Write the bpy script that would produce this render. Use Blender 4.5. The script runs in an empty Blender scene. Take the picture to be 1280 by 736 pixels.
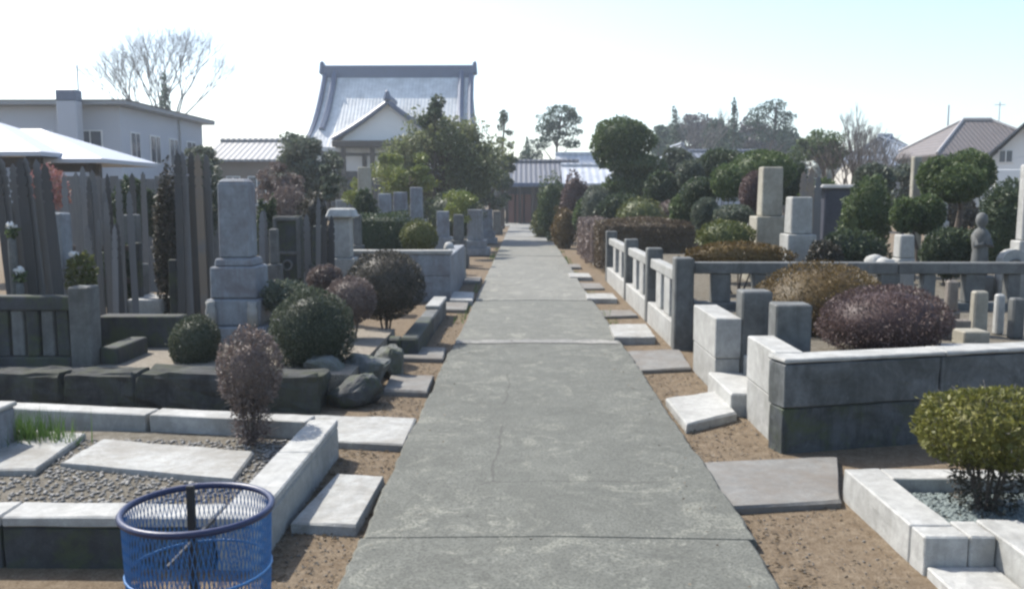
import bpy, bmesh, math, random
import numpy as np
from mathutils import Vector, Matrix, noise

R = math.radians
ORD = ['first', 'second', 'third', 'fourth', 'fifth', 'sixth', 'seventh', 'eighth', 'ninth', 'tenth', 'eleventh', 'twelfth', 'thirteenth', 'fourteenth', 'fifteenth']
rng = np.random.default_rng(7)
random.seed(7)
scene = bpy.context.scene
C = scene.collection

# ------------------------------------------------------------------ camera
FPX, CX, CY, HORIZ, VPX, CAMH = 1100.0, 640.0, 368.0, 246.0, 654.0, 1.6
PITCH = math.atan((CY - HORIZ) / FPX)
YAW = math.atan((VPX - CX) / FPX)
cd = bpy.data.cameras.new('camera')
cam = bpy.data.objects.new('camera', cd)
C.objects.link(cam)
cam.location = (0, 0, CAMH)
cam.rotation_euler = (math.pi / 2 - PITCH, 0, YAW)
cd.sensor_width = 36.0
cd.lens = 36.0 * FPX / 1280.0
cd.clip_start = 0.05
cd.clip_end = 3000
scene.camera = cam

# ------------------------------------------------------------------ sky, sun, exposure
SUN_EL, SUN_AZ = R(50), math.atan2(-0.80, 0.60)      # azimuth from +Y towards +X
w = bpy.data.worlds.new('World')
scene.world = w
w.use_nodes = True
wn = w.node_tree.nodes
wn.clear()
sky = wn.new('ShaderNodeTexSky')
sky.sky_type = 'NISHITA'
sky.sun_disc = False
sky.sun_elevation = SUN_EL
sky.sun_rotation = SUN_AZ
sky.air_density = 1.0
sky.dust_density = 1.5
sky.ozone_density = 1.4
bg = wn.new('ShaderNodeBackground')
bg.inputs['Strength'].default_value = 0.135
wo = wn.new('ShaderNodeOutputWorld')
w.node_tree.links.new(sky.outputs[0], bg.inputs[0])
w.node_tree.links.new(bg.outputs[0], wo.inputs[0])

sd = bpy.data.lights.new('sun', 'SUN')
sd.energy = 3.7
sd.angle = R(0.6)
sd.color = (1.0, 0.955, 0.88)
sun = bpy.data.objects.new('sun', sd)
C.objects.link(sun)
sdir = Vector((math.sin(SUN_AZ) * math.cos(SUN_EL), math.cos(SUN_AZ) * math.cos(SUN_EL), math.sin(SUN_EL)))
sun.rotation_euler = (-sdir).to_track_quat('-Z', 'Y').to_euler()
sun.location = (-30, 20, 40)

vs = scene.view_settings
vs.view_transform = 'Standard'
vs.look = 'None'
vs.gamma = 1.0
vs.exposure = 1.06
vs.use_curve_mapping = False
scene.render.engine = 'CYCLES'
scene.cycles.use_denoising = True
scene.cycles.max_bounces = 6
scene.cycles.transparent_max_bounces = 6
scene.cycles.caustics_reflective = False
scene.cycles.caustics_refractive = False
scene.cycles.filter_width = 2.6

# ------------------------------------------------------------------ pixel -> place
_CM = Matrix.Rotation(YAW, 3, 'Z') @ Matrix.Rotation(math.pi / 2 - PITCH, 3, 'X')


def ray(px, py):
    return _CM @ Vector(((px - CX) / FPX, -(py - CY) / FPX, -1.0))


def gp(px, py, z=0.0):
    d = ray(px, py)
    t = (z - CAMH) / d.z
    return Vector((d.x * t, d.y * t, z))


def at(px, py, Y):
    d = ray(px, py)
    t = Y / d.y
    return Vector((d.x * t, Y, CAMH + d.z * t))


def zx(px, Y):
    return at(px, 246, Y).x


def zz(py, Y, px=654):
    return at(px, py, Y).z


# ------------------------------------------------------------------ objects
ORG = {}


def tag(o, label=None, cat=None, group=None, kind=None):
    if label: o['label'] = label
    if cat: o['category'] = cat
    if group: o['group'] = group
    if kind: o['kind'] = kind
    return o


def thing(name, label, cat, loc=(0, 0, 0), group=None):
    o = bpy.data.objects.new(name, None)
    o.empty_display_size = 0.1
    C.objects.link(o)
    o.location = loc
    ORG[o] = Vector(loc)
    return tag(o, label, cat, group)


def mesh_np(name, V, F):
    me = bpy.data.meshes.new(name)
    V = np.asarray(V, dtype=np.float32)
    if isinstance(F, np.ndarray):
        n, k = F.shape
        me.vertices.add(len(V))
        me.vertices.foreach_set('co', V.ravel())
        me.loops.add(n * k)
        me.loops.foreach_set('vertex_index', F.ravel().astype(np.int32))
        me.polygons.add(n)
        me.polygons.foreach_set('loop_start', (np.arange(n) * k).astype(np.int32))
        me.update(calc_edges=True)
        me.validate()
    else:
        me.from_pydata(V.tolist(), [], F)
        me.update()
    return me


def part(name, geo, mat, parent=None, smooth=False):
    """geo in world coordinates; placed at its parent's (or its own) origin"""
    V, F = geo
    V = np.asarray(V, dtype=np.float64)
    if parent is not None:
        org = ORG[parent]
    else:
        mn, mx = V.min(0), V.max(0)
        org = Vector(((mn[0] + mx[0]) / 2, (mn[1] + mx[1]) / 2, mn[2]))
    me = mesh_np(name, V - np.array(org), F)
    me.materials.append(mat)
    if smooth:
        me.polygons.foreach_set('use_smooth', [True] * len(me.polygons))
    o = bpy.data.objects.new(name, me)
    C.objects.link(o)
    ORG[o] = Vector(org)
    if parent is not None:
        o.parent = parent
        o.location = (0, 0, 0)
        if parent.type == 'MESH' and False:
            pass
    else:
        o.location = org
    return o


def solo(name, geo, mat, label, cat, group=None, kind=None, smooth=False):
    return tag(part(name, geo, mat, None, smooth), label, cat, group, kind)


def copy_tree(o, parent=None):
    c = o.copy()
    C.objects.link(c)
    c.parent = parent
    for ch in [x for x in bpy.data.objects if x.parent == o]:
        copy_tree(ch, c)
    return c


# ------------------------------------------------------------------ geometry
def join(*gs):
    V, F, n = [], [], 0
    for v, f in gs:
        v = np.asarray(v)
        V.append(v)
        F += [tuple(int(i) + n for i in q) for q in f]
        n += len(v)
    return np.vstack(V), F


def box(x0, x1, y0, y1, z0, z1, bev=0.008, jit=0.0, top=None, rot=0.0, tilt=None):
    """bevelled block; top = (shrink_x, shrink_y) narrows it upwards"""
    bm = bmesh.new()
    bmesh.ops.create_cube(bm, size=1.0)
    sx, sy, sz = x1 - x0, y1 - y0, z1 - z0
    for v in bm.verts:
        k = (1.0, 1.0)
        if top and v.co.z > 0: k = top
        v.co.x *= sx * k[0]
        v.co.y *= sy * k[1]
        v.co.z *= sz
    b = min(bev, 0.3 * min(sx, sy, sz))
    if b > 0:
        bmesh.ops.bevel(bm, geom=bm.edges[:], offset=b, segments=1, affect='EDGES')
    if jit:
        for v in bm.verts:
            v.co += Vector(rng.uniform(-jit, jit, 3))
    M = Matrix.Translation(((x0 + x1) / 2, (y0 + y1) / 2, (z0 + z1) / 2))
    if rot: M = M @ Matrix.Rotation(rot, 4, 'Z')
    if tilt: M = M @ Matrix.Rotation(tilt[0], 4, 'X') @ Matrix.Rotation(tilt[1], 4, 'Y')
    bm.transform(M)
    bm.verts.ensure_lookup_table()
    V = [v.co[:] for v in bm.verts]
    F = [tuple(v.index for v in f.verts) for f in bm.faces]
    bm.free()
    return np.array(V), F


def rough(geo, cuts=3, amp=.012, scale=6.0):
    """break up the clean faces and edges of a block"""
    bm = bmesh.new()
    vs_ = [bm.verts.new(v) for v in geo[0]]
    for f in geo[1]:
        try: bm.faces.new([vs_[i] for i in f])
        except ValueError: pass
    bmesh.ops.triangulate(bm, faces=[f for f in bm.faces if len(f.verts) > 4])
    bmesh.ops.subdivide_edges(bm, edges=[e for e in bm.edges if e.calc_length() > .05], cuts=cuts, use_grid_fill=True)
    bm.normal_update()
    for v in bm.verts:
        n1 = noise.noise(v.co * scale) + .5 * noise.noise(v.co * scale * 2.7) + .3 * noise.noise(v.co * scale * 6)
        v.co += v.normal * amp * (n1 - .25)
    bm.verts.index_update()
    V = np.array([v.co[:] for v in bm.verts])
    F = [tuple(v.index for v in f.verts) for f in bm.faces]
    bm.free()
    return V, F


def rbox(p, w, d, h, rot=0.0, **k):
    """block w x d x h standing on p"""
    return box(p[0] - w / 2, p[0] + w / 2, p[1] - d / 2, p[1] + d / 2, p[2], p[2] + h, rot=rot, **k)


def prism(poly, z0, z1, jit=0.0, bev=0.012):
    """horizontal polygon (x, y) extruded, top edge chamfered"""
    n = len(poly)
    P = np.array(poly, dtype=float)
    c = P.mean(0)
    d = c - P
    d /= np.linalg.norm(d, axis=1)[:, None]
    top = P + d * bev * 1.3
    V = np.vstack([np.c_[P, np.full(n, z0)], np.c_[P, np.full(n, z1 - bev)], np.c_[top, np.full(n, z1)]])
    V = V + rng.uniform(-jit, jit, V.shape) if jit else V
    F = [tuple(range(n))[::-1], tuple(range(2 * n, 3 * n))]
    for i in range(n):
        j = (i + 1) % n
        F.append((i, j, n + j, n + i))
        F.append((n + i, n + j, 2 * n + j, 2 * n + i))
    return V, F


def tube(pts, rad, n=8, cap=True):
    pts = [Vector(p) for p in pts]
    V, F = [], []
    up = Vector((0.13, 0.27, 1)).normalized()
    for i, p in enumerate(pts):
        t = (pts[min(i + 1, len(pts) - 1)] - pts[max(i - 1, 0)])
        t.normalize()
        a = t.cross(up)
        if a.length < 1e-3: a = t.cross(Vector((1, 0, 0)))
        a.normalize()
        b = t.cross(a)
        r = rad[i] if isinstance(rad, (list, tuple, np.ndarray)) else rad
        for k in range(n):
            th = 2 * math.pi * k / n
            V.append(p + (a * math.cos(th) + b * math.sin(th)) * r)
    for i in range(len(pts) - 1):
        for k in range(n):
            k2 = (k + 1) % n
            F.append((i * n + k, i * n + k2, (i + 1) * n + k2, (i + 1) * n + k))
    if cap:
        F.append(tuple(range(n))[::-1])
        m = (len(pts) - 1) * n
        F.append(tuple(range(m, m + n)))
    return np.array([v[:] for v in V]), F


def lathe(prof, loc, n=20):
    V, F = [], []
    for r, z in prof:
        for k in range(n):
            a = 2 * math.pi * k / n
            V.append((loc[0] + r * math.cos(a), loc[1] + r * math.sin(a), loc[2] + z))
    for i in range(len(prof) - 1):
        for k in range(n):
            k2 = (k + 1) % n
            F.append((i * n + k, i * n + k2, (i + 1) * n + k2, (i + 1) * n + k))
    F.append(tuple(range(n))[::-1])
    m = (len(prof) - 1) * n
    F.append(tuple(range(m, m + n)))
    return np.array(V), F


def unit(n):
    d = rng.normal(size=(n, 3))
    return d / np.linalg.norm(d, axis=1)[:, None]


def lumpf(seed, k=14, amp=0.10, sharp=9):
    g = np.random.default_rng(seed)
    c = g.normal(size=(k, 3))
    c /= np.linalg.norm(c, axis=1)[:, None]
    a = g.uniform(-amp, amp, k)

    def f(d):
        return 1 + (a * np.exp((d @ c.T - 1) * sharp)).sum(1)
    return f


def leaf_quads(P, N, size, spread=0.9, asp=0.5):
    n = len(P)
    a = N + rng.normal(size=(n, 3)) * spread
    a /= np.linalg.norm(a, axis=1)[:, None]
    b = np.cross(a, rng.normal(size=(n, 3)))
    b /= np.linalg.norm(b, axis=1)[:, None] + 1e-9
    s = (size * rng.uniform(0.45, 1.5, n))[:, None]
    V = np.stack([P - a * s * .5, P + b * s * asp * .5, P + a * s * .5, P - b * s * asp * .5], 1).reshape(-1, 3)
    F = np.arange(4 * n).reshape(n, 4)
    return V, F


def cat_np(*gs):
    V, F, n = [], [], 0
    for v, f in gs:
        V.append(v)
        F.append(np.asarray(f) + n)
        n += len(v)
    return np.vstack(V), np.vstack(F)


def ball_core(c, r, f, k=0.86, nu=16, nv=10):
    V, F = [], []
    for i in range(nv + 1):
        ph = math.pi * i / nv
        for j in range(nu):
            th = 2 * math.pi * j / nu
            V.append((math.sin(ph) * math.cos(th), math.sin(ph) * math.sin(th), math.cos(ph)))
    D = np.array(V)
    Vv = np.array(c) + D * np.array(r) * (f(D) * k)[:, None]
    for i in range(nv):
        for j in range(nu):
            j2 = (j + 1) % nu
            F.append((i * nu + j, i * nu + j2, (i + 1) * nu + j2, (i + 1) * nu + j))
    return Vv, np.array(F)


def foliage(c, r, n, size, seed=0, amp=0.10, shell=0.78, core=0.84, sharp=9, spread=0.9, asp=.5, flat=None):
    """leaves over a lumpy ellipsoid"""
    f = lumpf(seed, amp=amp, sharp=sharp)
    D = unit(n)
    if flat is not None:
        D = D[D[:, 2] > flat]
    f2 = lumpf(seed + 5000, 90, amp * .75 + .03, 70)
    fi = rng.uniform(0, 1, len(D))
    rad = f(D) * f2(D) * (shell + (1.03 - shell) * fi ** 0.45)
    sprig = rng.uniform(0, 1, len(D)) < .035
    rad = np.where(sprig, rad * rng.uniform(1.0, 1.13, len(D)), rad)
    P = np.array(c) + D * np.array(r) * rad[:, None]
    N = D / np.array(r)
    N /= np.linalg.norm(N, axis=1)[:, None]
    g = leaf_quads(P, N, size, spread, asp)
    if core:
        return cat_np(g, ball_core(c, r, f, core))
    return g


def twigs(c, r, n, length, rad=0.003):
    D = unit(n)
    P = np.array(c) + D * np.array(r) * rng.uniform(.5, .98, n)[:, None]
    a = D + rng.normal(size=(n, 3)) * .35 + np.array([0, 0, .5])
    a /= np.linalg.norm(a, axis=1)[:, None]
    b = np.cross(a, rng.normal(size=(n, 3)))
    b /= np.linalg.norm(b, axis=1)[:, None]
    L = (length * rng.uniform(.5, 1.2, n))[:, None]
    V = np.stack([P - b * rad, P + b * rad, P + a * L + b * rad * .5, P + a * L - b * rad * .5], 1).reshape(-1, 3)
    return V, np.arange(4 * n).reshape(n, 4)


# ------------------------------------------------------------------ materials
class NT:
    def __init__(s, name):
        s.m = bpy.data.materials.new(name)
        s.m.use_nodes = True
        s.t = s.m.node_tree
        s.t.nodes.clear()
        s.out = s.n('ShaderNodeOutputMaterial')

    def n(s, kind, **k):
        nd = s.t.nodes.new(kind)
        for a, b in k.items():
            if hasattr(nd, a): setattr(nd, a, b)
        return nd

    def l(s, a, b):
        s.t.links.new(a, b)

    def pos(s):
        return s.n('ShaderNodeNewGeometry').outputs['Position']

    def noise(s, vec, scale, detail=6, rough=.6, dist=0.0):
        nd = s.n('ShaderNodeTexNoise')
        nd.inputs['Scale'].default_value = scale
        nd.inputs['Detail'].default_value = detail
        nd.inputs['Roughness'].default_value = rough
        nd.inputs['Distortion'].default_value = dist
        s.l(vec, nd.inputs['Vector'])
        return nd.outputs['Fac']

    def ramp(s, fac, stops, interp='LINEAR'):
        nd = s.n('ShaderNodeValToRGB')
        nd.color_ramp.interpolation = interp
        el = nd.color_ramp.elements
        while len(el) < len(stops): el.new(0.5)
        for e, (p, c) in zip(el, stops):
            e.position = p
            e.color = (*c, 1) if len(c) == 3 else c
        s.l(fac, nd.inputs[0])
        return nd.outputs[0]

    def mix(s, fac, a, b, mode='MIX'):
        nd = s.n('ShaderNodeMix', data_type='RGBA', blend_type=mode)
        for v, i in ((fac, 0), (a, 6), (b, 7)):
            if isinstance(v, (int, float)): nd.inputs[i].default_value = v
            elif isinstance(v, tuple): nd.inputs[i].default_value = (*v, 1)
            else: s.l(v, nd.inputs[i])
        return nd.outputs[2]

    def math(s, op, a, b=0.0):
        nd = s.n('ShaderNodeMath', operation=op)
        for v, i in ((a, 0), (b, 1)):
            if isinstance(v, (int, float)): nd.inputs[i].default_value = v
            else: s.l(v, nd.inputs[i])
        return nd.outputs[0]

    def bump(s, h, strength=.4, dist=.01):
        nd = s.n('ShaderNodeBump')
        nd.inputs['Strength'].default_value = strength
        nd.inputs['Distance'].default_value = dist
        s.l(h, nd.inputs['Height'])
        return nd.outputs[0]

    def bsdf(s, col, rough=.8, normal=None, spec=.5, metal=0.0):
        b = s.n('ShaderNodeBsdfPrincipled')
        if isinstance(col, tuple): b.inputs['Base Color'].default_value = (*col, 1)
        else: s.l(col, b.inputs['Base Color'])
        if isinstance(rough, (int, float)): b.inputs['Roughness'].default_value = rough
        else: s.l(rough, b.inputs['Roughness'])
        b.inputs['Specular IOR Level'].default_value = spec
        b.inputs['Metallic'].default_value = metal
        if normal: s.l(normal, b.inputs['Normal'])
        return b.outputs[0]

    def done(s, sh):
        s.l(sh, s.out.inputs['Surface'])
        return s.m


def sc(c, k):
    return tuple(min(1, x * k) for x in c)


def m_stone(name, col, stain=(0.10, 0.10, 0.085), amount=.5, speck=.25, rough=.75, moss=None, sc1=2.3):
    col, stain = sc(col, .76), sc(stain, .76)
    t = NT(name)
    p = t.pos()
    sp = t.noise(p, 170, 3, .75)
    base = t.mix(t.ramp(sp, [(.3, (0, 0, 0)), (.7, (1, 1, 1))]), sc(col, 1 - 1.5 * speck), sc(col, 1 + speck))
    mid = t.noise(p, 13, 7, .72, .3)
    base = t.mix(t.ramp(mid, [(.36, (.85, .85, .85)), (.6, (0, 0, 0))]), base, sc(col, .68))
    big = t.noise(p, sc1, 8, .72, .6)
    base = t.mix(t.math('MULTIPLY', t.ramp(big, [(.42, (0, 0, 0)), (.64, (1, 1, 1))]), amount), base, stain)
    mp = t.n('ShaderNodeMapping')
    mp.inputs['Scale'].default_value = (14, 14, 1.3)
    t.l(p, mp.inputs[0])
    drip = t.noise(mp.outputs[0], 1.0, 6, .72, .3)
    base = t.mix(t.math('MULTIPLY', t.ramp(drip, [(.5, (0, 0, 0)), (.7, (1, 1, 1))]), amount * .8), base, sc(stain, 1.2))
    lich = t.noise(p, 26, 6, .8, 1.0)
    base = t.mix(t.math('MULTIPLY', t.ramp(lich, [(.62, (0, 0, 0)), (.68, (1, 1, 1))]), amount * .7), base, sc(col, 1.45))
    if moss:
        mo = t.noise(p, 4.4, 7, .75, .8)
        base = t.mix(t.ramp(mo, [(.46, (0, 0, 0)), (.62, (.8, .8, .8))]), base, moss)
    h = t.mix(.5, sp, t.noise(p, 45, 6, .75))
    return t.done(t.bsdf(base, rough, t.bump(h, .5, .008), .3))


def m_leaf(name, cols, trans=.25, rough=.55, var=2.5):
    t = NT(name)
    g = t.n('ShaderNodeNewGeometry')
    r = g.outputs['Random Per Island']
    c = t.ramp(r, [(i / max(1, len(cols) - 1), k) for i, k in enumerate(cols)])
    n = t.noise(g.outputs['Position'], var, 3, .6)
    c = t.mix(t.ramp(n, [(.35, (0, 0, 0)), (.68, (1, 1, 1))]), t.mix(.5, c, sc(cols[0], 1.0)), c)
    b = t.bsdf(c, rough, None, .35)
    tr = t.n('ShaderNodeBsdfTranslucent')
    t.l(c, tr.inputs[0])
    mx = t.n('ShaderNodeMixShader')
    mx.inputs[0].default_value = trans
    t.l(b, mx.inputs[1])
    t.l(tr.outputs[0], mx.inputs[2])
    return t.done(mx.outputs[0])


def m_bark(name, col):
    t = NT(name)
    p = t.pos()
    mp = t.n('ShaderNodeMapping')
    mp.inputs['Scale'].default_value = (30, 30, 6)
    t.l(p, mp.inputs[0])
    n = t.noise(mp.outputs[0], 1, 5, .7)
    return t.done(t.bsdf(t.mix(n, sc(col, .5), sc(col, 1.4)), .9, t.bump(n, .6, .01), .2))


def m_wood(name, col, grey=.5):
    t = NT(name)
    p = t.pos()
    g = t.n('ShaderNodeObjectInfo')
    mp = t.n('ShaderNodeMapping')
    mp.inputs['Scale'].default_value = (60, 60, 2.5)
    t.l(p, mp.inputs[0])
    n = t.noise(mp.outputs[0], 1, 4, .65)
    c = t.mix(n, sc(col, .6), sc(col, 1.35))
    c = t.mix(g.outputs['Random'], sc(col, .75), c)
    lum = sum(col) / 3
    st = t.noise(p, 3.5, 5, .7)
    c = t.mix(t.ramp(st, [(.45, (0, 0, 0)), (.7, (.8, .8, .8))]), c, sc((lum * .8, lum * .82, lum * .85), grey))
    return t.done(t.bsdf(c, .85, t.bump(n, .4, .004), .2))


def m_plain(name, col, rough=.6, metal=0.0, var=.12, scale=4.0, spec=.5, bump=.1):
    t = NT(name)
    p = t.pos()
    n = t.noise(p, scale, 6, .65)
    n2 = t.noise(p, scale * 14, 3, .6)
    c = t.mix(n, sc(col, 1 - var), sc(col, 1 + var))
    c = t.mix(t.math('MULTIPLY', n2, .3), c, sc(col, .8))
    return t.done(t.bsdf(c, rough, t.bump(n2, bump, .005), spec, metal))


def m_tile(name, col, axis, pitch, rough=.4, dark=.45, bmp=.6):
    """roof covering: ribs run down the slope"""
    t = NT(name)
    tc = t.n('ShaderNodeTexCoord')
    sep = t.n('ShaderNodeSeparateXYZ')
    t.l(tc.outputs['Object'], sep.inputs[0])
    u = sep.outputs[axis]
    s = t.math('SINE', t.math('MULTIPLY', u, 2 * math.pi / pitch))
    s = t.math('ADD', t.math('MULTIPLY', s, .5), .5)
    p = t.pos()
    n = t.noise(p, 1.3, 6, .7)
    c = t.mix(s, sc(col, dark), col)
    c = t.mix(t.ramp(n, [(.35, (0, 0, 0)), (.7, (1, 1, 1))]), sc(col, .6), c)
    return t.done(t.bsdf(c, rough, t.bump(s, bmp, .04), .5))


def m_concrete(name, col, crack=True, seed=0.0):
    col = sc(col, .74)
    t = NT(name)
    p = t.pos()
    ad = t.n('ShaderNodeVectorMath', operation='ADD')
    ad.inputs[1].default_value = (seed, seed * 1.7, 0)
    t.l(p, ad.inputs[0])
    v = ad.outputs[0]
    big = t.noise(v, .9, 7, .7, .4)
    mid = t.noise(v, 6, 7, .72, .5)
    fine = t.noise(v, 75, 4, .75)
    c = t.mix(big, sc(col, .6), sc(col, 1.4))
    c = t.mix(t.ramp(mid, [(.42, (0, 0, 0)), (.62, (.8, .8, .8))]), c, sc(col, .74))
    pale = t.noise(v, 3.1, 8, .75, 1.2)
    c = t.mix(t.ramp(pale, [(.53, (0, 0, 0)), (.62, (.85, .85, .85))]), c, sc((col[0] * 1.02, col[1], col[2] * .96), 1.6))
    dk = t.noise(v, 1.9, 8, .75, .9)
    c = t.mix(t.ramp(dk, [(.52, (0, 0, 0)), (.64, (.65, .65, .65))]), c, sc(col, .62))
    sp2 = t.noise(v, 19, 6, .8, .8)
    c = t.mix(t.ramp(sp2, [(.57, (0, 0, 0)), (.66, (.7, .7, .7))]), c, sc(col, 1.65))
    c = t.mix(t.ramp(fine, [(.40, (1, 1, 1)), (.54, (0, 0, 0))]), c, sc(col, .55))
    ag = t.n('ShaderNodeTexVoronoi')
    ag.inputs['Scale'].default_value = 110
    t.l(v, ag.inputs['Vector'])
    c = t.mix(t.ramp(ag.outputs['Distance'], [(.05, (.6, .6, .6)), (.28, (0, 0, 0))]), c, sc(col, 1.35))
    h = t.mix(.5, fine, ag.outputs['Distance'])
    if crack:
        wv = t.n('ShaderNodeMix', data_type='VECTOR')
        wv.inputs[0].default_value = .12
        nn = t.n('ShaderNodeTexNoise')
        nn.inputs['Scale'].default_value = 2.5
        nn.inputs['Detail'].default_value = 5
        t.l(v, nn.inputs['Vector'])
        t.l(v, wv.inputs[4])
        t.l(nn.outputs['Color'], wv.inputs[5])
        vo = t.n('ShaderNodeTexVoronoi', feature='DISTANCE_TO_EDGE')
        vo.inputs['Scale'].default_value = .42
        t.l(wv.outputs[1], vo.inputs['Vector'])
        k = t.ramp(vo.outputs['Distance'], [(.0006, (1, 1, 1)), (.0026, (0, 0, 0))])
        msk = t.ramp(t.noise(v, .7, 3, .5), [(.42, (0, 0, 0)), (.47, (1, 1, 1))])
        k2 = t.mix(1.0, k, msk, 'MULTIPLY')
        c = t.mix(t.math('MULTIPLY', k2, .55), c, (.05, .048, .042))
    return t.done(t.bsdf(c, .88, t.bump(h, .45, .006), .25))


def m_dirt(name, a, b, dry):
    a, b, dry = sc(a, .78), sc(b, .78), sc(dry, .78)
    t = NT(name)
    p = t.pos()
    n1 = t.noise(p, 1.6, 7, .7, .5)
    n2 = t.noise(p, 14, 7, .75, .4)
    n3 = t.noise(p, 110, 4, .7)
    c = t.mix(n1, a, b)
    c = t.mix(t.ramp(n2, [(.4, (0, 0, 0)), (.68, (1, 1, 1))]), c, dry)
    c = t.mix(t.ramp(n3, [(.36, (.8, .8, .8)), (.52, (0, 0, 0))]), c, sc(a, .5))
    return t.done(t.bsdf(c, .95, t.bump(t.mix(.5, n2, n3), .7, .02), .15))


GRAN_W = m_stone('white granite', (.55, .545, .51), (.24, .235, .21), .5, .16)
GRAN_L = m_stone('light granite', (.47, .465, .435), (.22, .22, .19), .5, .2)
GRAN_B = m_stone('blue grey granite', (.34, .375, .40), (.14, .11, .115), .6, .22)
GRAN_G = m_stone('weathered grey granite', (.21, .215, .205), (.07, .07, .062), .7, .25)
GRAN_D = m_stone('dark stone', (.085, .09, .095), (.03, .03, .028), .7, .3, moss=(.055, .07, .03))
GRAN_K = m_stone('black mossy stone', (.095, .098, .095), (.022, .022, .02), .8, .35, .9, moss=(.045, .05, .028), sc1=5)
GRAN_M = m_stone('shaded mossy stained granite', (.12, .13, .135), (.03, .033, .03), .95, .25, moss=(.06, .075, .035), sc1=3.2)  # lower wall front: shade mixed into the moss and stain colours
GRAN_S = m_stone('shaded wall face granite', (.21, .22, .22), (.06, .065, .06), .85, .22, sc1=2.8)  # upper wall front: darkened for its shade on top of real stains
BROWNST = m_stone('brown grey stone', (.30, .26, .22), (.12, .10, .08), .5, .3)
CREAM = m_stone('cream stone', (.46, .43, .35), (.22, .2, .15), .5, .2)
SLAB_L = m_stone('pale slab', (.50, .50, .47), (.22, .2, .165), .7, .22, .85)
SLAB_G = m_stone('grey slab', (.27, .265, .245), (.18, .15, .12), .6, .22, .9)
ROCK = m_stone('rough rock', (.24, .25, .24), (.07, .07, .06), .7, .4, .9, moss=(.10, .11, .07))
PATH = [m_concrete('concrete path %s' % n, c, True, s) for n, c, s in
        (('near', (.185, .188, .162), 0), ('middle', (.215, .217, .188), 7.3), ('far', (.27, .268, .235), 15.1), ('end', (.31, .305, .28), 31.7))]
DIRT = m_dirt('dirt', (.15, .11, .07), (.215, .16, .105), (.29, .23, .16))
SAND = m_dirt('sandy soil', (.25, .22, .175), (.32, .28, .225), (.39, .35, .29))
SOIL = m_dirt('plot soil', (.11, .095, .07), (.17, .15, .115), (.28, .255, .21))
GRAVEL = m_stone('grey gravel', (.46, .44, .40), (.13, .12, .10), .6, .45, sc1=40)
GRAVEL_B = m_stone('blue green gravel', (.27, .32, .31), (.12, .14, .13), .6, .45, sc1=40)
WOOD_G = m_wood('weathered board', (.165, .162, .155), 1.0)
WOOD_D = m_wood('dark board', (.085, .082, .078), 1.0)
WOOD_P = m_wood('bleached board', (.19, .19, .19), 1.0)
WOOD_N = m_wood('newer board', (.24, .195, .15), .9)
TIMBER = m_wood('dark timber', (.075, .06, .05), .8)
BARK = m_bark('bark', (.11, .09, .075))
BARK_G = m_bark('grey bark', (.17, .155, .14))
BLUE = m_plain('blue coated wire', (.03, .13, .30), .45, 0, .15, 8)
NAVY = m_plain('navy rim', (.01, .017, .06), .4, 0, .15, 8)
BLACK = m_plain('black iron', (.015, .016, .018), .5, 0, .2, 10)
LF_DB = m_leaf('dark brown green leaf', [(.03, .032, .022), (.06, .055, .04), (.12, .1, .08)])
LF_DK = m_leaf('dark green leaf', [(.03, .045, .022), (.052, .075, .037), (.095, .125, .063)], .35)
LF_GL = m_leaf('globe leaf', [(.03, .042, .024), (.06, .076, .045), (.14, .155, .105)], .3)
LF_GR = m_leaf('green leaf', [(.05, .078, .028), (.085, .125, .045), (.16, .195, .085)], .4)
LF_OL = m_leaf('olive leaf', [(.06, .075, .02), (.10, .115, .03), (.17, .17, .05)])
LF_AM = m_leaf('amber leaf', [(.085, .055, .018), (.135, .088, .026), (.18, .122, .04)])
LF_MA = m_leaf('maroon leaf', [(.075, .048, .044), (.115, .076, .068), (.155, .108, .098)])
LF_MV = m_leaf('mauve twig', [(.11, .085, .075), (.17, .13, .115), (.23, .18, .155)])
LF_BR = m_leaf('brown hedge leaf', [(.08, .058, .035), (.12, .088, .052), (.165, .125, .08)])
LF_PK = m_leaf('pink blossom', [(.30, .13, .12), (.42, .19, .17), (.25, .17, .10)])
LF_GG = m_leaf('grey green leaf', [(.065, .08, .055), (.10, .12, .085), (.16, .18, .13)], .35)
LF_PI = m_leaf('pine needle', [(.03, .055, .036), (.05, .085, .052), (.085, .125, .075)], .35)
LF_YG = m_leaf('yellow green leaf', [(.12, .15, .03), (.19, .22, .05), (.25, .27, .08)])
GRASS = m_leaf('grass blade', [(.06, .12, .025), (.1, .18, .035), (.15, .22, .06)])
FAR_LF = m_leaf('far foliage', [(.035, .05, .035), (.06, .075, .055), (.09, .1, .08)])
TILE = m_tile('silver roof tile', (.70, .71, .69), 0, .24, .42, .9, .25)
TILE_D = m_plain('ridge tile', (.075, .10, .16), .45, 0, .2, 3)
TILE_G = m_tile('grey brown roof tile', (.17, .14, .125), 0, .3, .6)
TILE_L = m_tile('pale roof sheet', (.55, .57, .60), 0, .4, .4, .8)
ROOF_W = m_plain('white roof sheet', (.40, .42, .46), .5, 0, .05, 2)
PLAST = m_plain('white plaster', (.72, .71, .68), .85, 0, .08, 1.5)
WALL_B = m_plain('pale blue grey wall', (.40, .42, .46), .85, 0, .08, .9)
WALL_C = m_plain('cream wall', (.55, .52, .46), .85, 0, .08, .9)
GLASS = m_plain('window glass', (.03, .045, .07), .12, 0, .2, 2, .6, 0)
DKWALL = m_plain('dark wall', (.05, .055, .065), .7, 0, .2, 2)
REDDOOR = m_plain('red brown door', (.16, .07, .055), .6, 0, .2, 2)
METAL = m_plain('grey metal', (.25, .26, .28), .5, .3, .1, 6)

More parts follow.
